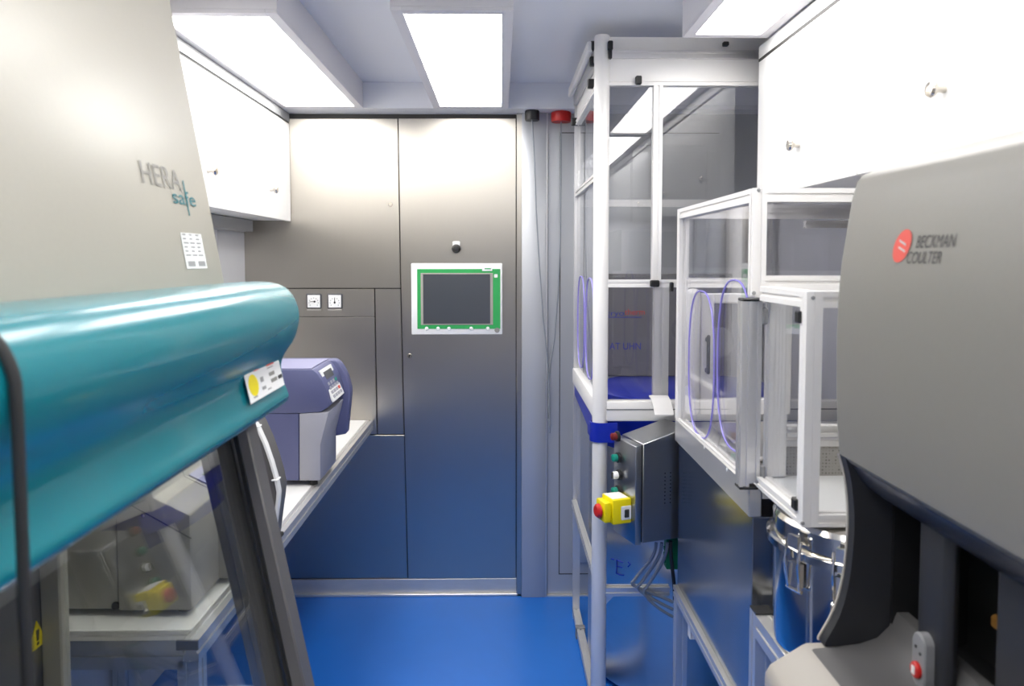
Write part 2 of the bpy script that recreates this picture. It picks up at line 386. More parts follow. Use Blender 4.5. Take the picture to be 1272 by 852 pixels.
# sensor above it
q = P(567, 303, y=D)
t = thing('door_sensor', 'small black dome sensor with white bracket above the control screen', 'sensor', (q.x, y1, q.z - .035))
MB().box(q.x - .017, q.x + .017, y1 - .02, y1, q.z - .012, q.z + .012, .003, 1).build('bracket', 'white', t)
MB().lathe([(.0, -.045), (.012, -.043), (.020, -.030), (.021, -.012), (.018, 0)], (q.x, y1, q.z - .022), 'Y', 20).build('dome', 'black', t)
# two gauges
for i, (px, lab) in enumerate(((390.3, 'square white dial gauge with its needle level, next to the teal hood'), (416.3, 'square white dial gauge with its needle upright, beside the panel seam'))):
    q = P(px, 374, y=D); h = .035
    t = thing('dial_gauge', lab, 'gauge', (q.x, D, q.z - h), 'dial gauges in the steel wall')
    MB().box(q.x - h, q.x + h, D - .008, D, q.z - h, q.z + h, .003, 1).build('case', 'dark_grey', t)
    MB().box(q.x - h + .006, q.x + h - .006, D - .010, D - .007, q.z - h + .006, q.z + h - .006).build('dial', 'white', t)
    bb = MB()
    for k in range(9):
        an = math.pi * (-.2 + 1.4 * k / 8); bb.box(q.x + .021 * math.cos(an) - .002, q.x + .021 * math.cos(an) + .002, D - .0106, D - .0098, q.z - .006 + .021 * math.sin(an) - .002, q.z - .006 + .021 * math.sin(an) + .002)
    bb.build('scale', 'print_grey', t)
    n = MB()
    if i == 0: n.box(q.x - .018, q.x + .004, D - .0112, D - .0104, q.z - .0035, q.z - .001)
    else: n.box(q.x - .0015, q.x + .0015, D - .0112, D - .0104, q.z - .010, q.z + .016)
    n.build('needle', 'black', t)
    MB().lathe([(0, -.013), (.0045, -.0125), (.005, -.010)], (q.x + (.004 if i == 0 else 0), D, q.z - (.002 if i == 0 else .006)), 'Y', 12).build('hub', 'black', t)
    MB().box(q.x - h + .003, q.x + h - .003, D - .012, D, q.z - h - .009, q.z - h - .003, .001, 1).build('label_strip', 'steel_bright', t)
# hanging cables with round caps
def hanging(px, m, r, pts, lab, nm):
    y = 3.515 + .035 * nm; q = P(px, 143, y=y)
    t = thing('hanging_cable', lab, 'cable', (q.x, y, P(pts[-1][0], pts[-1][1], y=y).z))
    MB().lathe([(r * .96, ZS - .045), (r, ZS - .04), (r, ZS - .004), (r * .9, ZS)], (q.x, y, 0), 'Z', 28).build('ceiling_cap', m, t)
    path = [(q.x, y, ZS - .04)] + [tuple(P(a_, b_, y=y + .0)) for a_, b_ in pts]
    out = []
    for i in range(len(path) - 1):
        for k in range(5): out.append(Vector(path[i]).lerp(Vector(path[i + 1]), k / 5))
    out.append(Vector(path[-1]))
    MB().tube(out, .0032, 8).build('cord', 'cable_grey', t); return t
hanging(661, 'black', .033, [(664, 200), (666, 260), (670, 330), (675, 400), (680, 445), (682, 480), (683, 538)], 'thin grey cable hanging from a black ceiling cap at the blue-grey pillar', 0)
t = hanging(697, 'red', .046, [(697, 200), (696, 300), (693, 370), (689, 420), (684, 452), (682, 470), (681, 520)], 'thin grey cable hanging from a red ceiling cap beside the enclosure', 1)

# ------------------------------------------------------------------ left bench
ZB = .85; XB = -.605; YN = 1.50
t = thing('lab_bench', 'white laboratory bench on aluminium profile frame along the left wall', 'bench', ((XL + XB) / 2, (YN + D) / 2, 0))
MB().box(XL + .005, XB - .032, YN + .042, D - .004, ZB - .02, ZB, .002, 1).build('bench_top', 'bench_top', t)
MB().profile((XB - .015, YN, ZB - .0235), (XB - .015, D - .004, ZB - .0235), .030, .046).build('front_rail', 'alu', t)
MB().profile((XL + .005, YN + .02, ZB - .03), (XB - .032, YN + .02, ZB - .03), .040, .060).build('end_rail', 'alu', t)
for y in (YN + .021, 2.55):
    if y < 2: MB().profile((XB - .022, y, 0), (XB - .022, y, ZB - .043), .042, .042).build('leg', 'alu', t)
    MB().profile((XL + .03, y, 0), (XL + .03, y, ZB - .063), .042, .042).build('leg', 'alu', t)
MB().box(XB - .044, XB - .0, YN - .003, YN + .003, ZB - .02, ZB, .001, 1).build('end_cap', 'dark_grey', t)
MB().profile((XL + .05, YN + .021, .20), (XB - .044, YN + .021, .20), .04).build('cross_rail', 'alu', t)

# purple thermal cycler
n0 = P(398, 597, z=ZB + .02); yn = n0.y; yf = yn + .30
def q2(px, py): p = P(px, py, y=yn); return (p.x, p.z)
t = thing('thermal_cycler', 'purple and pale grey thermal cycler with slanted keypad on the bench', 'lab device', (n0.x - .12, (yn + yf) / 2, ZB))
xb = n0.x - .36; zf = n0.z
U = [(xb, q2(390, 459)[1]), q2(388, 459), q2(394, 464), q2(400, 473), q2(405, 484), q2(408.5, 498), q2(409, 505), q2(398, 512), q2(370, 513.5), (xb, q2(370, 513.5)[1])]
MB().prism(U, 'Y', yn, yf - .05, .004, 2).build('upper_shell', 'purple', t)
Uo = [(x + (.022 if x > n0.x - .06 else 0), z + .001) for x, z in U[:-3]] + [(U[-4][0] + .006, zf + .10), (n0.x - .04, zf + .085), (xb, zf + .085)]
MB().prism(Uo, 'Y', yf - .05, yf, .008, 3).build('end_shell', 'purple', t)
MB().prism([(xb + .01, U[0][1] + .0004), (U[1][0] - .006, U[0][1] + .0004), (U[1][0] - .006, U[0][1] + .004), (xb + .01, U[0][1] + .004)], 'Y', yn + .006, yf - .052, .001, 1).build('lid_top', 'lilac', t)
MB().prism([(xb, zf), (q2(371, 598)[0], zf), (q2(371, 513)[0], U[-1][1] - .001), (xb, U[-1][1] - .001)], 'Y', yn + .002, yf - .01, .002, 1).build('side_body', 'purple', t)
MB().prism([(q2(371.8, 598)[0], zf), (n0.x, zf), (q2(398, 553)[0], q2(398, 553)[1]), (q2(408, 507)[0], q2(408, 513.5)[1] + .004), (q2(371.8, 513)[0], U[-1][1] - .001)], 'Y', yn, yf - .055, .003, 2).build('front_body', 'pale_grey', t)
# keypad on the curved front
k0 = Vector((q2(391, 464)[0] + .002, 0, q2(391, 463)[1])); k1 = Vector((q2(407.5, 500)[0] + .006, 0, q2(408, 502)[1]))
kr = Vector((0, 1, 0)); ku = (k0 - k1).normalized(); ln = (k0 - k1).length
ko = Vector((k1.x + .001, yn + .03, k1.z))
kp = quad(ko, kr, ku, .17, ln, .0005, .006).build('keypad', 'white', t)
quad(ko + kr * .03 + ku * ln * .66, kr, ku, .11, ln * .24, .0065, .002).build('display', 'dark_grey', kp)
for i in range(4):
    for j in range(4):
        quad(ko + kr * (.02 + .036 * i) + ku * (ln * (.08 + .135 * j)), kr, ku, .024, ln * .09, .0065, .002).build('key', 'print_red' if (i == 3 and j == 1) else 'button_green' if (i == 3 and j == 3) else 'pale_grey', kp)
for dx, dy in ((-.03, .03), (-.3, .03), (-.03, .24), (-.3, .24)):
    MB().lathe([(.014, 0), (.014, zf - ZB + .002)], (n0.x + dx, yn + dy, ZB), 'Z', 14).build('foot', 'black_rubber', t)

# slim dark instrument with white rounded back, in front of the cycler
ya = 1.98; e = lambda px, py: (P(px, py, y=ya).x, P(px, py, y=ya).z)
t = thing('slim_reader', 'upright dark grey instrument with white rounded edge beside the thermal cycler', 'lab device', (e(330, 640)[0], ya + .06, ZB))
zq = ZB + .001
outl = [e(300, 500), e(312, 516), e(320, 530), e(330, 552), e(338, 575), e(344, 596), e(347, 612), e(346, 624), (e(338, 640)[0], zq)]
inn = [(x - .008, z) for x, z in outl]
MB().prism(outl + inn[::-1], 'Y', ya, ya + .024, .002, 2).build('white_edge', 'white', t)
MB().prism([(x - .008, z) for x, z in outl] + [(outl[-1][0] - .15, zq), (outl[0][0] - .12, outl[0][1])], 'Y', ya + .002, ya + .10, .002, 1).build('body', 'post_grey', t)
for k in (.3, .72):
    i = int(k * 7); p = outl[i]; MB().box(p[0] - .014, p[0] + .003, ya - .003, ya + .027, p[1] - .003, p[1] + .001, .001, 1).build('clip', 'white', t)
MB().box(outl[-1][0] - .02, outl[-1][0] + .002, ya - .004, ya + .10, zq, zq + .012, .003, 1).build('foot', 'black_rubber', t)

# beige analyser behind the safety cabinet window
ya = 1.60; e = lambda px, py: (P(px, py, y=ya).x, P(px, py, y=ya).z)
zq = ZB + .014; xf = e(237, 700)[0]
t = thing('benchtop_analyser', 'beige benchtop analyser with sloping display panel seen through the cabinet glass', 'lab device', (xf - .2, ya + .25, ZB))
pr = [(xf - .155, zq), (xf, zq), (xf, e(237, 640)[1]), (e(190, 618)[0], e(190, 618)[1]), (e(176, 560)[0], e(176, 560)[1]), (xf - .155, e(176, 560)[1])]
MB().prism(pr, 'Y', ya, ya + .16, .004, 2).build('front_shell', 'beige_device', t)
pr2 = [(xf - .155, zq), (xf + .03, zq), (xf + .03, e(237, 672)[1]), (xf, e(237, 640)[1]), (e(190, 618)[0], e(190, 618)[1]), (e(176, 560)[0], e(176, 560)[1]), (xf - .155, e(176, 560)[1])]
MB().prism(pr2, 'Y', ya + .162, ya + .36, .004, 2).build('main_shell', 'beige_device', t)
MB().box(XL + .03, xf - .158, ya + .006, ya + .355, zq, e(150, 556)[1], .006, 2).build('rear_body', 'beige_device', t)
c0 = Vector((xf, ya, e(237, 640)[1])); c1 = Vector((e(190, 618)[0], ya, e(190, 618)[1])); su = (c1 - c0).normalized()
pl = quad(c0 + Vector((.0, .17, 0)) + su * .012, (0, 1, 0), su, .17, (c1 - c0).length - .018, .001, .003).build('display_panel', 'lilac', t)
quad(c0 + Vector((0, .20, 0)) + su * .02, (0, 1, 0), su, .11, (c1 - c0).length - .045, .0042, .001).build('display', 'lcd', pl)
MB().prism([e(160, 625), e(237.5, 668), e(237.5, 669.5), e(160, 626.5)], 'Y', ya - .0008, ya + .001).build('seam', 'joint', t)
q = e(142, 754); MB().lathe([(0, .004), (.008, .003), (.009, .007)], (q[0], ya, q[1]), 'Y', 16).build('round_plug', 'black', t)
for px, py in ((172, 640), (176, 757)):
    q = e(px, py); MB().lathe([(0, -.002), (.004, -.0015), (.0045, .001)], (q[0] + .01, ya, q[1]), 'Y', 12).build('screw', 'steel_mirror', t)
for k in range(5):
    z = zq + .025 + k * .012; MB().box(xf + .0295, xf + .0312, ya + .19, ya + .33, z, z + .004).build('vent_slot', 'mid_grey', t)
for dx, dy in ((-.03, .04), (-.03, .32), (-.45, .04), (-.45, .32)):
    MB().lathe([(.016, 0), (.016, .0145)], (xf + dx, ya + dy, ZB), 'Z', 14).build('foot', 'black_rubber', t)

# ------------------------------------------------------------------ biological safety cabinet
YH = 1.42; Y0 = .26
h = lambda px, py: XZ(px, py, YH)
root = thing('safety_cabinet', 'large beige biological safety cabinet with teal hood front and slanted glass sash', 'safety cabinet', (-.85, (Y0 + YH) / 2, 0))
XBK = XL + .03
T0 = h(212, 0); T1 = h(280, 352); sl = (T1[0] - T0[0]) / (T1[1] - T0[1])
TOPZ = 2.20; xtop = T0[0] + sl * (TOPZ - T0[1])
lip = h(350, 503)
MB().prism([(XBK, TOPZ), (xtop, TOPZ), T1, (T1[0], lip[1] + .03), (XBK, lip[1] + .03)], 'Y', Y0, YH, .006, 2).build('upper_body', 'beige', root)
# teal hood, one S-shaped extrusion
S = [h(272, 352), h(300, 350), h(325, 350), h(345, 353), h(357, 360), h(366, 372), h(370.5, 387), h(370, 403), h(365, 420), h(357, 433), h(351, 443), h(348.5, 454), h(350, 466), h(354, 480), h(357.5, 489), h(357, 496), h(350, 503.5), h(338, 507), h(300, 500), (T1[0] - .015, lip[1])]
S.append((T1[0] - .015, T1[1] + .0))
def smooth(pts, n=3):
    out = []
    for i in range(len(pts) - 1):
        p0 = Vector(pts[max(i - 1, 0)]); p1 = Vector(pts[i]); p2 = Vector(pts[i + 1]); p3 = Vector(pts[min(i + 2, len(pts) - 1)])
        for k in range(n):
            u = k / n; out.append(tuple(.5 * ((2 * p1) + (p2 - p0) * u + (2 * p0 - 5 * p1 + 4 * p2 - p3) * u * u + (3 * p1 - p0 - 3 * p2 + p3) * u ** 3)))
    out.append(tuple(pts[-1])); return out
core = smooth(S[1:18]); hood = MB().prism([S[0]] + core + S[18:], 'Y', Y0 - .006, YH + .004, .0, 1).build('teal_hood', 'teal', root, angle=50)
# black lead hanging straight down over the hood
YS = .585; xs_ = max(x for x, z in core) + .005
up_ = core[:[x for x, z in core].index(max(x for x, z in core))]
MB().tube([(x + .0052 * min(1, k / len(up_)), YS, z + .0052 * (1 - .5 * k / len(up_))) for k, (x, z) in enumerate(up_)] + [(xs_, YS, up_[-1][1] - .02), (xs_ + .001, YS, 1.3), (xs_ + .006, YS, .85), (xs_ + .004, YS, .30)], .0048, 10).build('hanging_lead', 'black_rubber', hood)
# lower cabinet: side frames, sash, inner back, work surface, stand
fr0 = h(313, 503); fr1 = h(392, 855); ZW = .79
def fx(z): return fr0[0] + (fr1[0] - fr0[0]) * (z - fr0[1]) / (fr1[1] - fr0[1])
zl = lip[1] + .03
xw = fx(ZW)
MB().prism([(fx(zl) - .022, zl), (fx(zl), zl), (xw, ZW), (xw - .026, ZW)], 'Y', YH - .05, YH + .002, .003, 1).build('front_post', 'post_grey', root)
MB().prism([(fx(zl) - .032, zl), (fx(zl) - .022, zl), (xw - .026, ZW), (xw - .036, ZW)], 'Y', YH - .04, YH - .005).build('gasket', 'black_rubber', root)
MB().prism([(fx(zl) - .022, zl), (fx(zl), zl), (xw, ZW), (xw - .026, ZW)], 'Y', Y0, Y0 + .05, .003, 1).build('front_post', 'post_grey', root)
# glass sash
zs = ZW + .02
MB().prism([(fx(zl) - .036, zl), (fx(zl) - .031, zl), (fx(zs) - .036, zs), (fx(zs) - .041, zs)], 'Y', Y0 + .01, YH - .012).build('sash', 'sash_glass', root)
MB().prism([(fx(zl) - .040, zl), (fx(zl) - .029, zl), (xw - .034, ZW), (xw - .045, ZW)], 'Y', YS - .006, YS + .008).build('sash_joint', 'black_rubber', root)
# far side wall: frame around a side window
XRW = P(62, 760, y=YH).x
wr = [h(258, 572), h(323, 852)]
def wx(z): return wr[0][0] + (wr[1][0] - wr[0][0]) * (z - wr[0][1]) / (wr[1][1] - wr[0][1])
zwt = zl - .02; zwb = ZW + .012
xwl = P(88, 800, y=YH).x
MB().prism([(wx(zl), zl), (fx(zl) - .042, zl), (xw - .046, ZW), (wx(ZW), ZW)], 'Y', YH - .03, YH, .002, 1).build('side_frame', 'post_grey', root)
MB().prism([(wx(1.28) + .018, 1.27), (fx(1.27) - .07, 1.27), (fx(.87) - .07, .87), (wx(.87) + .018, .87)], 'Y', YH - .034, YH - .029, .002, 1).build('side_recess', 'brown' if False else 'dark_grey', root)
MB().box(XRW, xwl, YH - .03, YH, ZW, zl, .003, 1).build('rear_frame', 'beige', root)
MB().prism([(xwl, zwt), (wx(zwt), zwt), (wx(zwb), zwb), (xwl, zwb)], 'Y', YH - .016, YH - .012).build('side_window', 'sash_glass', root)
MB().prism([(xwl, zwb), (wx(zwb), zwb), (wx(ZW), ZW), (xwl, ZW)], 'Y', YH - .03, YH, .002, 1).build('window_sill', 'alu', root)
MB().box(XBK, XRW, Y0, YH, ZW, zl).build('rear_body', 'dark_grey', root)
MB().prism([(XBK, ZW - .05), (xw, ZW - .05), (xw, ZW), (XBK, ZW)], 'Y', Y0, YH, .004, 1).build('work_surface', 'steel_bright', root)
MB().prism([(XRW, ZW), (xw - .046, ZW), (fx(zl) - .042, zl), (XRW, zl)], 'Y', Y0, Y0 + .02).build('near_side_wall', 'mid_grey', root)
# sockets and warning sign on the inner back wall
for z in (.90, 1.03):
    pl = MB().box(XRW, XRW + .012, 1.16, 1.26, z, z + .09, .003, 1).build('socket', 'dark_grey', root)
    MB().lathe([(.030, .0121), (.030, .0135), (.025, .0135), (.024, .006)], (XRW, 1.21, z + .045), 'X', 20).build('socket_well', 'black', pl)
sp = P(46, 790, x=XRW + .001)
tri = MB().prism([(sp.y - .028, sp.z - .022), (sp.y + .028, sp.z - .022), (sp.y, sp.z + .028)], 'X', XRW, XRW + .002).build('warning_sign', 'yellow', root)
MB().prism([(sp.y - .003, sp.z - .008), (sp.y + .003, sp.z - .008), (sp.y + .0045, sp.z + .012), (sp.y - .0045, sp.z + .012)], 'X', XRW + .002, XRW + .003).build('warning_mark', 'black', tri)
MB().box(sp.y * 0 + XRW + .002, XRW + .003, sp.y - .003, sp.y + .003, sp.z - .016, sp.z - .011).build('warning_mark', 'black', tri)
for y in (Y0 + .05, YH - .05):
    for x in (xw - .12, XBK + .06): MB().box(x - .03, x + .03, y - .03, y + .03, 0, ZW - .05, .004, 1).build('stand_leg', 'alu_white', root)
MB().box(XBK + .03, XBK + .09, Y0 + .08, YH - .08, .25, .31, .004, 1).build('stand_rail', 'alu_white', root)
# lettering on the sloped front
fn = Vector((1, 0, -sl)).normalized(); fu = Vector((sl, 0, 1)).normalized(); frt = Vector((0, 1, 0))
def onfront(px, py):
    d = RGT * ((px - CX) / F) - UPV * ((py - CY) / F) + FWD; o = Vector((0, 0, EYE)); p0 = Vector((T1[0], 0, T1[1]))
    return o + d * ((p0 - o).dot(fn) / d.dot(fn))
a = onfront(177, 227); b = onfront(226, 238)
text('HERA', 'logo_text', 'print_light', root, Vector((a.x, a.y, a.z)), frt, fu, .050, b.y - a.y, .0012)
a = onfront(215, 252); b = onfront(243, 256)
text('safe', 'logo_text', 'print_teal', root, a, frt, fu, .034, b.y - a.y, .0013)
c = onfront(234, 268)
quad(c, frt, fu, .0035, (onfront(232, 228) - c).length, .0012).build('logo_stroke', 'print_teal', root)
s0 = onfront(232, 334); s1 = onfront(255, 290)
stw = onfront(257, 334).y - s0.y; sth = (onfront(222, 288) - onfront(232, 334)).length * .98
st = quad(s0, frt, fu, stw, sth, .0006).build('sticker', 'white', root)
for r in range(6):
    for cc in range(3):
        quad(s0 + frt * (stw * (.06 + .31 * cc)) + fu * (sth * (.93 - .115 * r)), frt, fu, stw * random.uniform(.12, .24), sth * .045, .0014, .0004).build('sticker_print', 'print_grey', st)
for cc in range(2):
    quad(s0 + frt * (stw * (.08 + .5 * cc)) + fu * (sth * .06), frt, fu, stw * .34, sth * .15, .0014, .0004).build('sticker_print', 'print_grey', st)
# sticker on the teal lower face
za, zb_ = h(351, 462), h(357, 487)
la = Vector((0, 0, 0)); d1 = Vector((za[0], 0, za[1])); d0 = Vector((zb_[0], 0, zb_[1]))
# plane through the lower hood face between px rows 446 and 492
lu = (d1 - d0).normalized(); lo_ = d0 + Vector((.0035, 0, 0))
def onhood(px, py):
    n = frt.cross(lu).normalized(); d = RGT * ((px - CX) / F) - UPV * ((py - CY) / F) + FWD; o = Vector((0, 0, EYE))
    return o + d * ((lo_ - o).dot(n) / d.dot(n))
s0 = onhood(311, 502); s1 = onhood(353, 480); s2 = onhood(302, 461)
lw = s1.y - s0.y; lh = (s2 - s0).dot(lu)
lb = quad(s0, frt, lu, lw, lh, .0004, .001).build('hood_label', 'white', root)
e0 = MB(); ec = s0 + frt * (lw * .16) + lu * (lh * .48)
n_ = frt.cross(lu).normalized()
vs = [e0.bm.verts.new(ec + frt * (lw * .125 * math.cos(k * .2617994)) + lu * (lh * .33 * math.sin(k * .2617994)) + n_ * .0018) for k in range(24)]
e0.bm.faces.new(vs); e0.build('label_badge', 'yellow', lb)
for (u, v, w_, h_, m) in ((.24, .86, .13, .06, 'print_red'), (.60, .84, .22, .10, 'print_red'), (.6, .76, .18, .03, 'print_grey'), (.36, .45, .08, .16, 'print_grey'), (.36, .2, .1, .1, 'print_grey'), (.62, .5, .16, .12, 'print_light'), (.64, .28, .18, .12, 'print_light'), (.86, .28, .12, .12, 'print_mid'), (.05, .88, .1, .03, 'print_grey'), (.1, .1, .1, .05, 'print_grey'), (.5, .12, .1, .04, 'print_grey')):
    quad(s0 + frt * (lw * u) + lu * (lh * v), frt, lu, lw * w_, lh * h_, .0016, .0004).build('label_print', m, lb)

# ------------------------------------------------------------------ cryo enclosure (right, tall)
EX = .337; EY = 2.575; EYF = 3.36; EXR = 1.19
ez = lambda py: P(745, py, y=EY).z
root = thing('glazed_enclosure', 'tall aluminium-framed glazed enclosure reaching the ceiling around the cryogenic tank', 'enclosure', ((EX + EXR) / 2, (EY + EYF) / 2, 0))
pr_ = .026
MB().lathe([(pr_ * .9, 0), (pr_, .004), (pr_, 2.345), (pr_ * .9, 2.35)], (EX, EY, 0), 'Z', 28).build('corner_post', 'alu_white', root)
zb0, zb1 = ez(522), ez(497); zr = ez(352); ztg = ez(107); z1, z2, z3 = ez(100), ez(73), ez(64)
MB().box(EX + .02, EXR, EY - .022, EY + .022, zb0, zb1, .006, 2).build('bottom_beam', 'alu_white', root)
MB().box(EX + .02, EXR, EY - .024, EY - .018, zb1 - .03, zb1 - .026).build('beam_groove', 'mid_grey', root)
MB().profile((EX + .02, EY, zr), (EX + .30, EY, zr), .026, .026).build('middle_rail', 'alu_white', root)
MB().profile((EX + .02, EY, (ztg + z1) / 2), (EXR, EY, (ztg + z1) / 2), .03, z1 - ztg).build('header_rail', 'alu_white', root)
MB().box(EX + .02, EXR, EY - .006, EY + .006, z1, z2).build('header_panel', 'alu_white', root)
MB().profile((EX + .02, EY, (z2 + z3) / 2), (EXR, EY, (z2 + z3) / 2), .034, z3 - z2 + .004).build('top_rail', 'alu', root)
MB().box(EX + .03, EXR, EY + .012, EY + .02, z3, 2.35).build('top_strip', 'alu_white', root)
xm = P(816, 200, y=EY).x
MB().profile((xm, EY, zr + .013), (xm, EY, ztg), .030, .030).build('mullion', 'alu_white', root)
MB().profile((xm + .018, EY, zb1), (xm + .018, EY, zr - .013), .05, .03).build('mullion', 'alu', root)
MB().box(EX + .024, xm - .014, EY - .003, EY + .003, zr + .013, ztg).build('pane', 'glass', root)
MB().box(xm + .014, EXR, EY - .003, EY + .003, zr + .013, ztg).build('pane', 'glass', root)
MB().box(EX + .024, xm - .008, EY - .003, EY + .003, zb1, zr - .013).build('pane', 'acrylic', root)
MB().box(xm + .044, EXR, EY - .003, EY + .003, zb1, zr + .013).build('pane', 'acrylic', root)
for px, py, w_, h_ in ((758, 57, .016, .03), (758, 68, .010, .03), (793, 100, .020, .028), (901, 55, .02, .014), (813, 352, .03, .022), (834, 356, .012, .03)):
    q = P(px, py, y=EY - .02); MB().box(q.x - w_ / 2, q.x + w_ / 2, EY - .032, EY - .014, q.z - h_ / 2, q.z + h_ / 2, .003, 1).build('clip', 'black', root)
# left side of the enclosure
ye = EYF
MB().profile((EX, ye, 0), (EX, ye, 2.29), .03, .03).build('far_post', 'alu', root)
MB().box(EX - .02, EX + .02, EY + .02, ye, zb0, zb1, .006, 2).build('side_beam', 'alu_white', root)
zsr = P(738, 224, x=EX).z
MB().profile((EX, EY + .02, zsr), (EX, ye, zsr), .026, .026).build('side_rail', 'alu', root)
MB().profile((EX, EY + .02, (ztg + z1) / 2), (EX, ye, (ztg + z1) / 2), .03, z1 - ztg).build('side_header_rail', 'alu_white', root)
MB().box(EX - .006, EX + .006, EY + .02, ye, z1, z2).build('side_header_panel', 'alu_white', root)
MB().box(EX - .022, EX - .006, EY + .03, ye - .02, z2 - .004, z3 + .02, .003, 1).build('side_light_cover', 'grey_paint', root)
MB().box(EX - .045, EX - .028, EY + .04, ye - .02, z3 + .01, z3 + .045, .003, 1).build('side_hinge_strip', 'alu_white', root)
MB().box(EX - .003, EX + .003, EY + .026, ye - .015, zb1, zsr - .013).build('side_pane', 'acrylic', root)
MB().box(EX - .003, EX + .003, EY + .026, ye - .015, zsr + .013, ztg).build('side_pane', 'glass', root)
for y, z in ((EY + .05, z3 + .035), (EY + .06, z2 + .01), (EY + .12, z1 + .02), (ye - .04, z1)):
    MB().box(EX - .034, EX - .004, y - .01, y + .012, z - .02, z + .012, .003, 1).build('clip', 'black', root)
for yc in (2.86, 3.17):
    MB().loop(oval((EX - .004, yc, (zb1 + zr) / 2 + .02), .13, .19, 'X'), .0025).build('glove_port_rim', 'rim_purple', root)
# rear and right of enclosure
MB().profile((EX + .015, ye, zsr - .04), (EXR, ye, zsr - .04), .026, .03).build('rear_rail', 'alu', root)
MB().profile((EX + .015, ye, P(780, 480, y=ye).z), (EXR, ye, P(780, 480, y=ye).z), .03, .04).build('rear_rail', 'alu_white', root)
MB().box(EX + .02, EXR, ye - .003, ye + .003, zsr - .02, 2.28).build('rear_pane', 'glass', root)
MB().profile((EXR - .015, ye, 0), (EXR - .015, ye, 2.29), .03).build('far_post', 'alu', root)
# open frame below
zc = P(780, 733, y=EY).z
MB().profile((EX + .02, EY, zc), (.58, EY, zc), .03).build('cross_rail', 'alu', root)
zsl = P(752, 713, y=EY).z + .0
MB().profile((EX - .012, EY + .02, zsl), (EX - .012, ye - .015, zsl), .022, .03).build('side_rail', 'alu', root)
MB().profile((EX, EY + .02, .03), (EX, ye - .015, .03), .03).build('foot_rail', 'alu', root)
MB().prism([(EX + .022, zc - .015), (EX + .055, zc - .015), (EX + .022, zc - .05)], 'Y', EY - .004, EY + .004).build('gusset', 'alu', root)
MB().box(EX - .02, EX + .02, ye - .2, ye - .17, .0, .05, .002, 1).build('foot_bracket', 'mid_grey', root)
# rounded cover in front of bottom beam
hx0 = P(806, 500, y=EY - .03).x; hx1 = P(836, 500, y=EY - .1).x
arc = [(EY - .03 - .10 * k / 8, ez(492) + .008 - .045 * (k / 8) ** 2.2) for k in range(9)]
MB().prism(arc + [(y, z - .005) for y, z in arc[::-1]], 'X', hx0, .56).build('curved_guard', 'alu_white', root)

# ------------------------------------------------------------------ cryogenic tank
tc = (.735, 2.985, 0); tr = .385
t = thing('cryogenic_tank', 'large stainless steel cryogenic tank with ultramarine rim inside the enclosure', 'tank', tc)
zt_ = zb0 - .004
MB().lathe([(tr - .03, .02), (tr - .005, .03), (tr, .05), (tr, zt_ - .14)], tc, 'Z', 72).build('vessel', 'steel_tank', t)
MB().lathe([(tr + .004, zt_ - .139), (tr + .006, zt_ - .135), (tr + .006, zt_ - .004), (tr + .003, zt_)], tc, 'Z', 72).build('rim', 'ultramarine', t)
MB().lathe([(.36, zt_ + .0005), (.36, zt_ + .045), (.345, zt_ + .052), (0.0, zt_ + .054)], tc, 'Z', 72).build('lid', 'ultramarine', t)
for k in range(4):
    an = math.pi / 4 + k * math.pi / 2; MB().lathe([(.03, 0), (.03, .035)], (tc[0] + .26 * math.cos(an), tc[1] + .26 * math.sin(an), 0), 'Z', 16).build('foot', 'black_rubber', t)
# name panel standing on the lid
yp = 3.22; p0 = P(757, 468, y=yp); p1 = P(820, 362, y=yp)
pn = MB().box(EX + .06, .98, yp, yp + .03, zt_ + .055, zr + .02, .004, 1).build('name_panel', 'tank_panel', t)
def ptext(s, px0, py, px1, hpx, m):
    a = P(px0, py, y=yp); b = P(px1, py, y=yp); text(s, 'lettering', m, pn, (a.x, yp, a.z), (1, 0, 0), (0, 0, 1), hpx * yp / 950 * 1.35, b.x - a.x, .001)
ptext('cryo', 753, 392, 775, 7, 'print_blue'); ptext('therm', 776, 391, 801, 8, 'print_red')
a = P(753, 394.5, y=yp); quad((a.x, yp, a.z), (1, 0, 0), (0, 0, 1), .15, .003).build('lettering', 'print_blue', pn)
ptext('AT UHN', 757, 434, 796, 9, 'print_blue')
# handwritten marks on the vessel
def onvessel(px, py, r=tr + .0015):
    d = RGT * ((px - CX) / F) - UPV * ((py - CY) / F) + FWD; o = Vector((0, 0, EYE)); ox, oy = o.x - tc[0], o.y - tc[1]
    A = d.x ** 2 + d.y ** 2; B = 2 * (ox * d.x + oy * d.y); C_ = ox * ox + oy * oy - r * r
    disc = B * B - 4 * A * C_
    return o + d * ((-B - math.sqrt(max(disc, 0))) / (2 * A))
for st_ in (((766, 695), (766, 704), (765.5, 712)), ((766, 695.5), (774, 699)), ((766, 703), (773, 705)), ((765.5, 712), (770, 714), (775, 714.5)), ((759, 694), (763, 695)), ((780, 698), (783, 701), (780, 704))):
    MB().tube([onvessel(*q) for q in st_], .0022, 6).build('hand_lettering', 'print_blue', t)
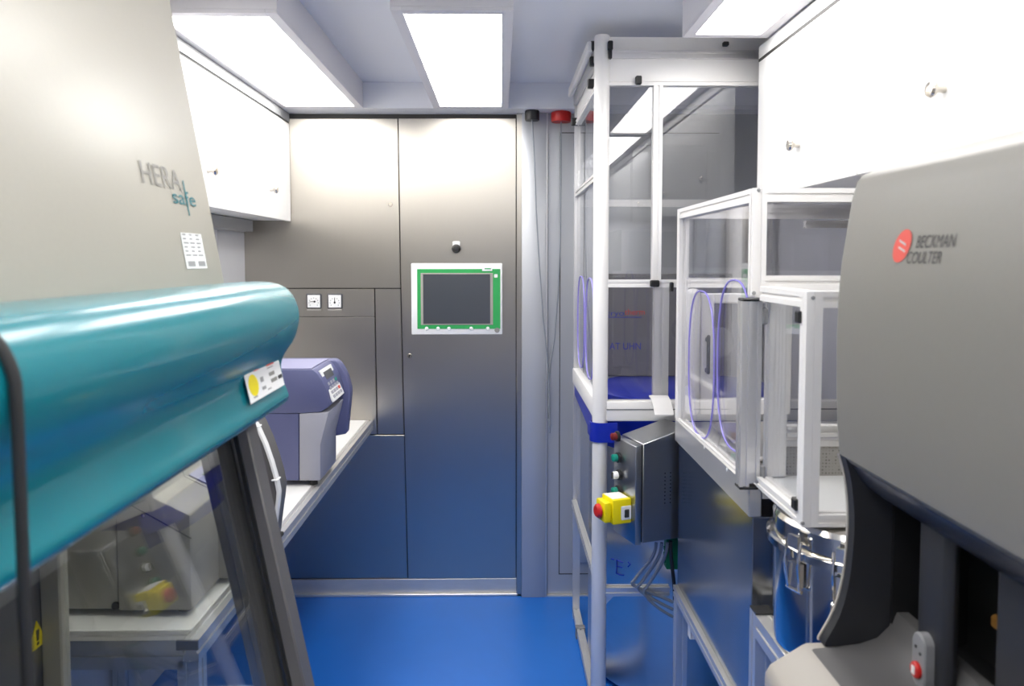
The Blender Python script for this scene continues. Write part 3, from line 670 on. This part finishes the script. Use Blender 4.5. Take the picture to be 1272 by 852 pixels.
# blue skirt on the enclosure side
sk = thing('blue_skirt', 'ultramarine plastic skirt below the enclosure sill, wrapping its corner', 'skirt', (EX, (EY + ye) / 2, zb0 - .09))
zk = zb0 - .003
MB().prism([(EY + .028, zk), (ye - .02, zk), (ye - .02, zk - .045), (EY + .028, zk - .085)], 'X', EX - .012, EX - .008).build('side_strip', 'ultramarine', sk)
arc = [(EX - .034 * math.cos(k * math.pi / 16), EY - .034 * math.sin(k * math.pi / 16) + .0) for k in range(0, 9)]
arc = [(EX - .012, EY + .03), (EX - .034, EY + .01)] + arc + [(EX + .055, EY - .034)]
arc_in = [(x + .003 if x < EX else x, y + .003) for x, y in arc]
MB().prism(arc + arc_in[::-1], 'Z', zk - .066, zk).build('corner_strip', 'ultramarine', sk)

# ------------------------------------------------------------------ control box with emergency stop
A = P(797, 553, y=2.36); B0 = P(797, 675, y=2.36)
hB = A.z - B0.z
rz = math.radians(19)
t = thing('control_box', 'grey steel control box with sloping top, push buttons and yellow stop switch', 'control box', (A.x, A.y, B0.z), rotz=rz)
def L(mb, name, m, par): return mb.build(name, m, par, local=True)
# local: x to the right (AC), y away along the button face, z up
MB_ = MB().prism([(.006, 0), (.17, 0), (.17, hB + .045), (.006, hB + .003)], 'Y', 0, .142, .002, 1); L(MB_, 'body', 'steel_box', t)
dr = L(MB().prism([(-.022, -.004), (.0, -.004), (.0, hB + .003), (-.022, hB - .003)], 'Y', -.002, .144, .003, 2), 'door', 'steel_box', t)
L(MB().box(.0005, .0055, .004, .138, .002, hB - .002), 'door_seal', 'black_rubber', t)
for py, m, y_ in ((546, 'red_dark', .112), (573, 'button_green', .105), (595, 'white', .10), (616, 'button_green', .105)):
    z = hB - (py - 553) * (2.40 / 950) - .012
    L(MB().lathe([(.017, -.0225), (.017, -.030), (.014, -.032)], (0, y_, z), 'X', 20), 'button_collar', 'black', t)
    bt = L(MB().lathe([(.012, -.031), (.012, -.046), (.009, -.048), (0, -.0485)], (0, y_, z), 'X', 20), 'push_button', m, t)
    if m == 'white': L(MB().box(-.052, -.0475, y_ - .004, y_ + .004, z - .011, z + .011, .001, 1), 'knob_bar', 'print_mid', bt)
z = hB - (636 - 553) * (2.40 / 950)
ye_ = L(MB().box(-.088, -.0225, .02, .10, z - .042, z + .038, .005, 2), 'stop_housing', 'yellow', t)
L(MB().box(-.112, -.0885, .028, .092, z - .036, z + .028, .005, 2), 'stop_collar', 'yellow', ye_)
L(MB().lathe([(.014, -.1125), (.014, -.115), (.023, -.116), (.022, -.123), (.017, -.128), (0, -.130)], (0, .06, z - .004), 'X', 24), 'stop_button', 'red', ye_)
L(MB().box(-.06, -.025, .017, .0198, z - .028, z + .016, .002, 1), 'key_switch', 'white', ye_)
L(MB().box(-.05, -.034, .012, .0168, z - .02, z + .006, .002, 1), 'key', 'print_mid', ye_)
L(MB().box(-.085, -.03, .03, .09, z + .0382, z + .0392), 'stop_label', 'white', ye_)
for i in range(9):
    L(MB().lathe([(.0022, -.0012), (.0022, .001)], (.085, 0, .12 + i * .012), 'Y', 8), 'vent_hole', 'black', t)
for i in range(9):
    L(MB().lathe([(.0022, -.0012), (.0022, .001)], (.105, 0, .12 + i * .012), 'Y', 8), 'vent_hole', 'black', t)
def bez(p0, p1, p2, p3, n=14):
    p0, p1, p2, p3 = map(Vector, (p0, p1, p2, p3))
    return [p0 * (1 - u) ** 3 + p1 * 3 * u * (1 - u) ** 2 + p2 * 3 * u * u * (1 - u) + p3 * u ** 3 for u in [k / n for k in range(n + 1)]]
for i, (px, lab) in enumerate(((815, 'grey cable looping from the control box, outermost of the bundle'), (822, 'grey cable looping from the control box, middle of the bundle'), (829, 'grey cable looping from the control box, innermost of the bundle'))):
    a_ = P(px, 674, y=2.45 + .012 * i); b_ = P(787 + 8 * i, 722 + 4 * i, y=2.53); c_ = P(836, 748 + 9 * i, y=2.545)
    pts = bez(a_, a_ + Vector((0, 0, -.06)), b_ + Vector((.03, 0, .05)), b_) + bez(b_, b_ + Vector((-.03, .02, -.02)), c_ + Vector((-.06, 0, .03)), c_)[1:]
    tag(MB().tube(pts, .0055, 8).build('control_cable', 'cable_grey'), lab, 'cable', 'cables under the control box')
a_ = P(833, 672, y=2.44); c_ = P(838, 745, y=2.50)
tag(MB().tube(bez(a_, a_ + Vector((.0, 0, -.08)), c_ + Vector((0, 0, .08)), c_), .006, 8).build('control_cable', 'black_rubber'), 'black cable hanging straight down from the control box', 'cable')
q = P(833, 688, y=2.50)
g = MB().box(q.x - .016, q.x + .026, 2.49, 2.53, q.z - .05, B0.z + .0, .003, 1)
for k in range(3): g.box(q.x - .020, q.x - .016, 2.50, 2.52, q.z - .03 + k * .02, q.z - .02 + k * .02)
tag(g.build('terminal_block', 'green_dark'), 'green plastic terminal block under the control box', 'connector')

# ------------------------------------------------------------------ steel base unit under the glove box
GX = .55; GY0 = 1.665; GY1 = 2.385; GXR = 1.19
gz = lambda py: P(838, py, x=GX).z
zbeam0, zbeam1 = gz(547), gz(519)
zlow = P(840, 737, y=2.36).z
t = thing('steel_base_unit', 'brushed steel base cabinet on aluminium legs carrying the glove box', 'base cabinet', ((GX + GXR) / 2, (GY0 + GY1) / 2, 0))
MB().box(GX + .012, GXR, GY0 + .006, GY1 - .004, zlow + .02, zbeam0 - .002, .002, 1).build('steel_body', 'steel_base', t)
MB().profile((GX + .018, GY0 + .02, zlow), (GX + .018, GY1, zlow), .036).build('lower_rail', 'alu', t)
for x, y in ((GX + .02, GY1 - .02), (GX + .02, GY0 + .02), (GXR - .03, GY1 - .02), (GXR - .03, GY0 + .02)):
    MB().profile((x, y, 0), (x, y, zlow - .018), .036).build('leg', 'alu', t)
MB().profile((GX + .04, GY1 - .02, zlow), (GXR - .01, GY1 - .02, zlow), .036).build('cross_rail', 'alu', t)
q = P(861, 785, y=2.25); MB().box(q.x - .012, q.x + .012, 2.24, 2.27, q.z - .02, zlow + .02, .002, 1).build('drop_bracket', 'alu_white', t)
tag(MB().tube(bez((.70, 2.1, zlow + .018), (.66, 2.1, .4), (.72, 2.0, .25), (.68, 1.98, .008)), .007, 8).build('floor_cable', 'black_rubber'), 'black cable dropping to the floor under the steel base cabinet', 'cable')

# ------------------------------------------------------------------ glove box
ztop = 1.765; w_ = .03
root = thing('glove_box', 'clear-walled glove box with aluminium frame standing on the steel base cabinet', 'glove box', ((GX + GXR) / 2, (GY0 + GY1) / 2, zbeam0))
MB().box(GX, GX + .03, GY0, GY1, zbeam0, zbeam1, .003, 1).build('sill_beam', 'alu', root)
MB().box(GX + .03, GXR, GY0, GY1, zbeam1 - .03, zbeam1 - .012).build('floor_tray', 'alu', root)
MB().box(GX + .004, GX + .012, GY0 + .01, GY1 - .01, zbeam1, zbeam1 + .006, .001, 1).build('sill_track', 'alu_white', root)
MB().box(GX + .02, GX + .028, GY0 + .01, GY1 - .01, zbeam1, zbeam1 + .006, .001, 1).build('sill_track', 'alu_white', root)
hw = w_ / 2
for x, y, z0 in ((GX + hw, GY0 + hw, P(945, 357, x=GX).z - .02), (GX + hw, GY1 - hw, zbeam1), (GXR - hw, GY0 + hw, zbeam1), (GXR - hw, GY1 - hw, zbeam1)):
    MB().profile((x, y, z0), (x, y, ztop), w_).build('post', 'alu_white', root)
for x in (GX + hw, GXR - hw): MB().profile((x, GY0 + w_, ztop - hw), (x, GY1 - w_, ztop - hw), w_).build('top_rail', 'alu_white', root)
for y in (GY0 + hw, GY1 - hw): MB().profile((GX + w_, y, ztop - hw), (GXR - w_, y, ztop - hw), w_).build('top_rail', 'alu_white', root)
zmid = P(960, 351, y=GY0).z
MB().profile((GX + w_, GY0 + hw, zmid), (GXR - w_, GY0 + hw, zmid), w_).build('middle_rail', 'alu_white', root)
MB().profile((GX + w_, GY1 - hw, P(880, 351, y=GY1).z), (GXR - w_, GY1 - hw, P(880, 351, y=GY1).z), w_).build('middle_rail', 'alu_white', root)
MB().box(GX + .012, GX + .017, GY0 + w_, GY1 - w_, zbeam1 + .004, ztop - w_).build('front_pane', 'acrylic', root)
MB().box(GX + w_, GXR - w_, GY0 + .012, GY0 + .017, zmid + hw, ztop - w_).build('end_pane', 'acrylic', root)
MB().box(GX + w_, GXR - w_, GY1 - .017, GY1 - .012, zmid + hw, ztop - w_).build('far_pane', 'acrylic', root)
MB().box(GX + w_, GXR - w_, GY0 + w_, GY1 - w_, ztop - .008, ztop - .003).build('top_pane', 'acrylic', root)
MB().box(GXR - .018, GXR - .01, GY0 + w_, GY1 - w_, zbeam1, ztop - w_).build('rear_panel', 'alu', root)
MB().profile((GX + .28, GY1 - .30, ztop - .06), (GXR - .02, GY1 - .30, ztop - .06), .02).build('inner_bar', 'alu', root)
q = P(939, 232, x=GX); 
for px, py in ((942.5, 236), (936.5, 364)):
    q = P(px, py, y=GY0); MB().lathe([(0, -.002), (.004, -.0015), (.0045, .001)], (q.x, GY0, q.z), 'Y', 12).build('bolt', 'print_grey', root)
for px, py in ((875, 556), (903, 583)):
    q = P(px, py, x=GX); MB().lathe([(0, -.002), (.004, -.0015), (.0045, .001)], (GX, q.y, q.z), 'X', 12).build('bolt', 'white', root)
for pxl in (851.5, 886.5):
    yl = P(pxl, 440, x=GX).y; zc_ = (P(pxl, 357, x=GX).z + P(pxl, 532, x=GX).z) / 2
    MB().loop(oval((GX + .010, yl - .135, zc_ + .0), .135, .205, 'X'), .0024).build('glove_port_rim', 'rim_purple', root)
# airlock door at the far end
dx0 = P(868, 400, y=GY1 - .03).x; dx1 = P(980, 400, y=GY1 - .03).x; dz1 = P(880, 364, y=GY1 - .03).z; dz0 = zbeam1 + .022
dd = MB()
y0_, y1_ = GY1 - .06, GY1 - .03
for (x0, x1, z0, z1_) in ((dx0, dx0 + .04, dz0, dz1), (dx1 - .04, dx1, dz0, dz1), (dx0 + .04, dx1 - .04, dz1 - .03, dz1), (dx0 + .04, dx1 - .04, dz0, dz0 + .05)):
    dd.box(x0, x1, y0_, y1_, z0, z1_, .003, 1)
ad = dd.build('airlock_door', 'alu_white', root)
MB().box(dx0 + .04, dx1 - .04, y0_ + .012, y0_ + .016, dz0 + .05, dz1 - .03).build('door_pane', 'acrylic', ad)
MB().box(dx0 + .012, dx0 + .022, y0_ - .028, y0_ - .016, dz0 + .13, dz0 + .25, .004, 2).build('handle', 'black', ad)
for z in (dz0 + .14, dz0 + .235): MB().box(dx0 + .013, dx0 + .021, y0_ - .018, y0_, z - .006, z + .006).build('handle_mount', 'black', ad)
MB().box(dx0 - .045, dx0 - .004, y0_ - .02, y1_, dz0, dz1 + .015, .018, 4).build('door_jamb', 'alu_white', root)
q = P(893, 425, y=y0_ + .02); MB().lathe([(.046, -.006), (.048, .004), (.046, .012), (.036, .012), (.034, .002), (0, .002)], (q.x, y0_ + .02, q.z), 'Y', 32).build('round_port', 'mid_grey', ad)
MB().box(GX + .08, GXR - .05, GY0 + .20, GY1 - .10, zbeam1 + .0005, zbeam1 + .012, .004, 1).build('inner_tray', 'steel_bright', root)
# open front door folded at the near corner
fx0 = P(918, 480, y=GY0 - .02).x; fx1 = P(943, 480, y=GY0 - .02).x; fz1 = P(930, 374, y=GY0 - .02).z; fz0 = P(930, 602, y=GY0 - .02).z
MB().profile((fx0 + .010, GY0 - .02, fz0), (fx0 + .010, GY0 - .02, fz1), .02, .034).build('folded_door', 'alu', root)
MB().profile((fx0 + .0325, GY0 - .017, fz0 + .006), (fx0 + .0325, GY0 - .017, fz1), .025, .028).build('folded_door', 'alu', root)
MB().box(fx0, fx1 + .01, GY0 - .038, GY0 - .002, fz1 + .0005, fz1 + .007, .002, 1).build('door_cap', 'black', root)
MB().box(fx0 - .001, fx1 - .004, GY0 - .038, GY0 - .002, fz0 - .006, fz0 - .0005, .001, 1).build('door_cap', 'black', root)
for z in (fz1 - .03, fz0 + .03): MB().box(fx1 + .001, fx1 + .012, GY0 - .036, GY0 - .014, z - .02, z + .016, .003, 1).build('hinge', 'mid_grey', root)

# ------------------------------------------------------------------ transfer box in front of the glove box
TY0 = 1.372; TY1 = GY0 - .001; TX = .553; TXR = 1.19
tz0 = P(1003, 655, y=TY0).z; tz1 = P(1003, 362, y=TY0).z
root = thing('transfer_box', 'low transfer box with aluminium frame and white floor attached to the glove box end', 'transfer box', ((TX + TXR) / 2, (TY0 + TY1) / 2, tz0))
MB().profile((TX + hw, TY0 + hw, tz0), (TX + hw, TY0 + hw, tz1), w_, slot=.001, depth=.001).build('post', 'alu_white', root)
MB().profile((TXR - hw, TY0 + hw, tz0), (TXR - hw, TY0 + hw, tz1), w_).build('post', 'alu_white', root)
pw = P(950, 480, y=TY1 - .03).x
MB().profile((GX + .048, TY1 - .02, tz0 + .02), (GX + .048, TY1 - .02, tz1 - .02), .04, .03, slot=.003, depth=.001).build('post', 'alu_white', root)
for x in (TX + hw, TXR - hw):
    MB().profile((x, TY0 + w_, tz0 + .011), (x, TY1 - .04, tz0 + .011), w_, .022).build('bottom_rail', 'alu_white', root)
    MB().profile((x, TY0 + w_, tz1 - hw), (x, TY1 - .04, tz1 - hw), w_).build('top_rail', 'alu_white', root)
MB().profile((TX + w_, TY0 + hw, tz0 + .011), (TXR - w_, TY0 + hw, tz0 + .011), w_, .022).build('bottom_rail', 'alu_white', root)
MB().profile((TX + w_, TY0 + hw, tz1 - hw), (TXR - w_, TY0 + hw, tz1 - hw), w_).build('top_rail', 'alu_white', root)
MB().box(TX + w_, TXR - w_, TY0 + w_, TY1, tz0 + .008, tz0 + .016).build('floor_plate', 'white', root)
MB().box(TX + .012, TX + .016, TY0 + w_, TY1 - .04, tz0 + .022, tz1 - w_).build('front_pane', 'glass', root)
MB().box(TX + w_, TXR - w_, TY0 + .012, TY0 + .016, tz0 + .022, tz1 - w_).build('end_pane', 'glass', root)
MB().box(TX + w_, TXR - w_, TY0 + w_, TY1, tz1 - .008, tz1 - .004).build('top_pane', 'glass', root)
for px, py in ((995, 394), (988, 625)):
    q = P(px, py, x=TX); MB().box(TX - .006, TX + .012, TY0 + .022, TY0 + .042, q.z - .011, q.z + .011, .002, 1).build('latch', 'black', root)
for px, py in ((1010, 370), (997, 650)):
    q = P(px, py, y=TY0); MB().lathe([(0, -.002), (.0035, -.0015), (.004, .001)], (q.x, TY0, q.z), 'Y', 10).build('bolt', 'print_grey', root)
zp0 = P(1000, 590, y=GY0 + .03).z; zp1 = P(1000, 548, y=GY0 + .03).z
MB().box(TX + .07, TXR - w_, TY1 - .014, TY1 - .008, zp0, zp1).build('perforated_panel', 'perforated', root)
MB().box(TX + .07, TXR - w_, TY1 - .018, TY1 - .002, zp1, zp1 + .014).build('panel_edge', 'alu_white', root)
MB().profile((TX + .07, TY1 - .014, zp1 + .035), (TXR - w_, TY1 - .014, zp1 + .035), .024).build('rear_rail', 'alu_white', root)

# ------------------------------------------------------------------ near bench, steel pot, cytometer
t = thing('instrument_bench', 'aluminium-framed bench under the grey cytometer along the right wall', 'bench', (.87, .95, 0))
NB = .845; NX = .548
MB().profile((NX + .025, .30, NB - .025), (NX + .025, 1.60, NB - .025), .05).build('front_rail', 'alu', t)
MB().profile((NX + .05, 1.62, NB - .025), (GXR, 1.62, NB - .025), .04, .05).build('end_rail', 'alu', t)
MB().profile((NX + .02, 1.62, 0), (NX + .02, 1.62, NB), .04).build('leg', 'alu', t)
MB().profile((NX + .025, .34, 0), (NX + .025, .34, NB - .05), .045).build('leg', 'alu', t)
MB().profile((GXR - .03, 1.62, 0), (GXR - .03, 1.62, NB - .05), .045).build('leg', 'alu', t)
MB().box(NX + .0, NX + .04, 1.60, 1.64, NB + .0004, NB + .004).build('post_cap', 'black', t)
MB().box(NX + .05, GXR, .30, 1.60, NB - .02, NB).build('bench_top', 'bench_top', t)
pc = (.715, 1.478, NB + .0005); R_ = .168; zh = tz0 - .004 - pc[2]
t = thing('steel_pot', 'polished stainless steel pot with clamped lid under the transfer box', 'pot', pc)
MB().lathe([(R_ - .012, 0), (R_ - .003, .004), (R_ - .002, .02), (R_, zh - .07)], pc, 'Z', 64).build('pot_body', 'steel_mirror', t)
MB().lathe([(R_ + .001, zh - .069), (R_ + .012, zh - .066), (R_ + .012, zh - .052), (R_ + .002, zh - .048)], pc, 'Z', 64).build('clamp_ring', 'steel_mirror', t)
MB().lathe([(R_ - .001, zh - .047), (R_, zh - .012), (R_ - .006, zh - .003), (R_ - .03, zh)], pc, 'Z', 64).build('lid', 'steel_mirror', t)
for an in (205, 235, 265):
    a_ = math.radians(an); u = Vector((math.cos(a_), math.sin(a_), 0)); v = Vector((-math.sin(a_), math.cos(a_), 0)); c_ = Vector(pc) + u * (R_ + .006)
    cl = MB()
    for s in (-1, 1): cl.tube([c_ + v * (.016 * s) + u * .008 + Vector((0, 0, zh - .03)), c_ + v * (.016 * s) + u * .016 + Vector((0, 0, zh - .075)), c_ + v * (.014 * s) + u * .007 + Vector((0, 0, zh - .125))], .003, 6)
    cl.tube([c_ + v * .018 + u * .006 + Vector((0, 0, zh - .125)), c_ - v * .018 + u * .006 + Vector((0, 0, zh - .125))], .004, 6)
    k = cl.build('toggle_clamp', 'steel_mirror', t)
    pl = MB(); o = c_ - v * .014 + u * .001
    quad(o + Vector((0, 0, zh - .12)), v, (0, 0, 1), .028, .045, -.004, .010).build('clamp_plate', 'steel_bright', k)
    quad(c_ - v * .012 + u * .008 + Vector((0, 0, zh - .045)), v, (0, 0, 1), .024, .024, -.004, .008).build('clamp_hook', 'steel_bright', k)

CYF = 1.28; cs = lambda px, py: XZ(px, py, CYF); CYN = .34
root = thing('flow_cytometer', 'large grey-beige flow cytometer with curved hood and dark sample bay on the right bench', 'lab device', (.85, (CYF + CYN) / 2, NB))
hp = [cs(1062, 226), cs(1055, 250), cs(1049, 285), cs(1042, 330), cs(1038, 375), cs(1036, 430), cs(1036, 480), cs(1037, 530), cs(1040, 562)]
zr_ = hp[0][1] + .03
H_ = [(GXR, zr_), (hp[0][0] + .05, zr_), (hp[0][0] + .006, hp[0][1] + .008)] + hp + [(hp[-1][0] + .012, hp[-1][1] - .012), (hp[-1][0] + .06, hp[-1][1] - .02), (GXR, hp[-1][1] - .02)]
hood = MB().prism(H_, 'Y', CYN, CYF, .0, 2)
bmesh.ops.bevel(hood.bm, geom=[e for e in hood.bm.edges if all(abs(v.co.y - CYF) < 1e-5 for v in e.verts) or all(abs(v.co.y - CYN) < 1e-5 for v in e.verts)], offset=.012, segments=3, affect='EDGES', profile=.5)
hood = hood.build('hood', 'cytometer', root, angle=30)
xi = .665                                    # inner wall of the bay
zd = cs(1015, 792)[1]; zu = hp[-1][1] - .021
# dark curved lip under the hood
x_, z_ = hp[-1]
MB().prism([(x_ + .006, z_ - .0005), (x_ + .014, z_ - .016), (x_ + .030, z_ - .042), (x_ + .055, z_ - .064), (x_ + .075, z_ - .072), (xi, z_ - .072), (xi, z_ - .0212), (x_ + .06, z_ - .0212), (x_ + .012, z_ - .0125)], 'Y', CYN + .01, CYF - .028).build('hood_lip', 'cyto_lip', root, angle=60)
# far side cheek, light outside / dark inside
chk = smooth([cs(1040, 563), cs(1047, 590), cs(1051, 630), cs(1050, 670), cs(1045, 715), cs(1034, 755), cs(1015, 790)], 3)
base0 = cs(952, 822); base1 = cs(948, 840)
zb_ = NB + .006
ck = chk + [(chk[-1][0], zd - .002), (xi + .135, zd - .002), (xi + .135, zu)]
MB().prism(ck, 'Y', CYF - .005, CYF, .0).build('side_cheek', 'cyto_rim', root)
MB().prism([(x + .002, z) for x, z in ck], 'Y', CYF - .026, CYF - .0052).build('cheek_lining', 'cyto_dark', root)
# base with beige rim and grey deck
bx = base1[0]
MB().prism([(bx, zb_), (GXR, zb_), (GXR, zd - .005), (bx + .07, zd - .005), (bx + .01, base0[1]), (bx, base0[1] - .015)], 'Y', CYN, CYF, .010, 3).build('base', 'cyto_rim', root)
dk = [(bx + .045, zd - .024), (bx + .075, zd - .004), (bx + .11, zd - .001), (xi - .06, zd + .004), (xi - .03, zd + .014), (xi - .01, zd + .034), (xi, zd + .06), (xi + .02, zd + .06), (xi + .02, zd - .024)]
MB().prism(dk, 'Y', CYN + .01, CYF - .029, .0).build('deck', 'cyto_deck', root, angle=60)
# back of the bay: panels and an opening
yp0 = P(1138, 720, x=xi - .03).y; yp1 = P(1176, 720, x=xi - .03).y; yp2 = P(1236, 720, x=xi - .02).y
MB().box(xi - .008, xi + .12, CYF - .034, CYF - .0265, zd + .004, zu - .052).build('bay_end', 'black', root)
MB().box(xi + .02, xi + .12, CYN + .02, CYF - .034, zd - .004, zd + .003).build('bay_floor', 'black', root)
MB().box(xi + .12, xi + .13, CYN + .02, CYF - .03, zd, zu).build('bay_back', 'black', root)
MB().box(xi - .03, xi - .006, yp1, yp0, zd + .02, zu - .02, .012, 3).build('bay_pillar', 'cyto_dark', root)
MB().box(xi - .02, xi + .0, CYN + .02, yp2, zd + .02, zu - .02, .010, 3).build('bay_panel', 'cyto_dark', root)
MB().box(xi + .05, xi + .10, yp1 - .09, yp1 - .02, zd + .06, zd + .17, .006, 2).build('sample_head', 'black', root)
yq = (yp1 + yp2) / 2
MB().box(xi + .03, xi + .05, yq + .0, yq + .04, zd + .13, zd + .15, .004, 1).build('brass_fitting', 'brown', root)
MB().tube(bez((xi + .04, yq + .01, zd + .13), (xi + .04, yq - .02, zd + .12), (xi + .04, yq - .03, zd + .08), (xi + .04, yq - .025, zd + .03)), .004, 8).build('sample_tube', 'brown', root)
# red button plate
q = P(1140, 822, x=xi - .045)
pb = MB().prism([(q.y + .018 * math.cos(k * math.pi / 12) , q.z + (.026 if math.sin(k * math.pi / 12 + 1e-6) > 0 else -.02) + .018 * math.sin(k * math.pi / 12)) for k in range(24)], 'X', q.x, q.x + .02, .002, 1).build('button_plate', 'mid_grey', root)
bt = MB().lathe([(.012, .001), (.012, -.004), (.010, -.006), (0, -.006)], (q.x, q.y, q.z - .012), 'X', 24).build('red_button', 'red', pb)
MB().box(q.x - .0075, q.x - .0062, q.y - .004, q.y + .004, q.z - .018, q.z - .006).build('button_print', 'white', bt)
for s in (-1, 1): MB().lathe([(.0025, -.001), (.0025, .001)], (q.x, q.y + s * .006, q.z + .018 + s * .003), 'X', 8).build('plate_hole', 'black', pb)
# logo on the hood front
def hoodx(z, off=.0009):
    for (x0, z0), (x1, z1_) in zip(hp, hp[1:]):
        if z1_ <= z <= z0: return x0 + (x1 - x0) * (z - z0) / (z1_ - z0) - off
    return hp[3][0] - off
def onhf(px, py):
    """hood front (nearly vertical) near the logo row"""
    (xa, za_), (xc, zc2) = cs(1049, 285), cs(1038, 375)
    u = Vector((xa - xc, 0, za_ - zc2)).normalized(); n = u.cross(Vector((0, 1, 0))).normalized()
    d = RGT * ((px - CX) / F) - UPV * ((py - CY) / F) + FWD; o = Vector((0, 0, EYE)); p0 = Vector((xa, 0, za_))
    return o + d * ((p0 - o).dot(n) / d.dot(n)), u
c_, hu = onhf(1122, 306)
hr = Vector((0, -1, 0)); hn = hr.cross(hu)
em = MB(); ra = (onhf(1112, 306)[0] - c_).length; rb = (onhf(1124, 286)[0] - onhf(1120, 327)[0]).length / 2
vs = [em.bm.verts.new(c_ + hr * (ra * math.cos(k * math.pi / 16) + .25 * rb * math.sin(k * math.pi / 16)) + hu * (rb * math.sin(k * math.pi / 16)) + hn * .0055) for k in range(32)]
for v in vs: v.co.x = hoodx(v.co.z)
em.bm.faces.new(vs); em = em.build('logo_emblem', 'print_red', hood)
for dz in (.15, -.25):
    o = c_ + hr * (-ra * .35) + hu * (rb * (dz + .15)) ; eb = quad(o, hr + hu * (-.35), hu, ra * .9, rb * .13, .0, .0004)
    for v in eb.bm.verts: v.co.x = hoodx(v.co.z, .0015)
    eb.build('emblem_bar', 'white', em)
a_, _ = onhf(1139, 308); b_, _ = onhf(1189, 303)
text('BECKMAN', 'logo_text', 'print_mid', hood, a_, hr, hu, .0245, abs(a_.y - b_.y), .001, .2, hoodx)
a_, _ = onhf(1128, 327); b_, _ = onhf(1171, 324)
text('COULTER', 'logo_text', 'print_mid', hood, a_, hr, hu, .0235, abs(a_.y - b_.y), .001, .2, hoodx)

# ------------------------------------------------------------------ tall cupboards at the rear (mirrored in the enclosure glass)
for i, lab in enumerate(('white tall cupboard next to the cytometer bench', 'white tall cupboard, second from the cytometer bench', 'white tall cupboard in the middle of the rear row', 'white tall cupboard, second from the end wall', 'white tall cupboard next to the end wall')):
    y0 = -.075 - .36 * i; w0 = .358
    t = thing('tall_cupboard', lab, 'cupboard', (1.02, y0 + w0 / 2, 0), 'tall cupboards at the rear')
    MB().box(.84, XR - .003, y0 + .002, y0 + w0, 0, ZS - .06).build('body', 'cab_white', t)
    dr = MB().box(.82, .839, y0 + .004, y0 + w0 - .002, .08, ZS - .065, .002, 1).build('door', 'cab_white', t)
    MB().box(.795, .8195, y0 + .04, y0 + .055, 1.0, 1.16, .004, 2).build('handle', 'knob', dr)
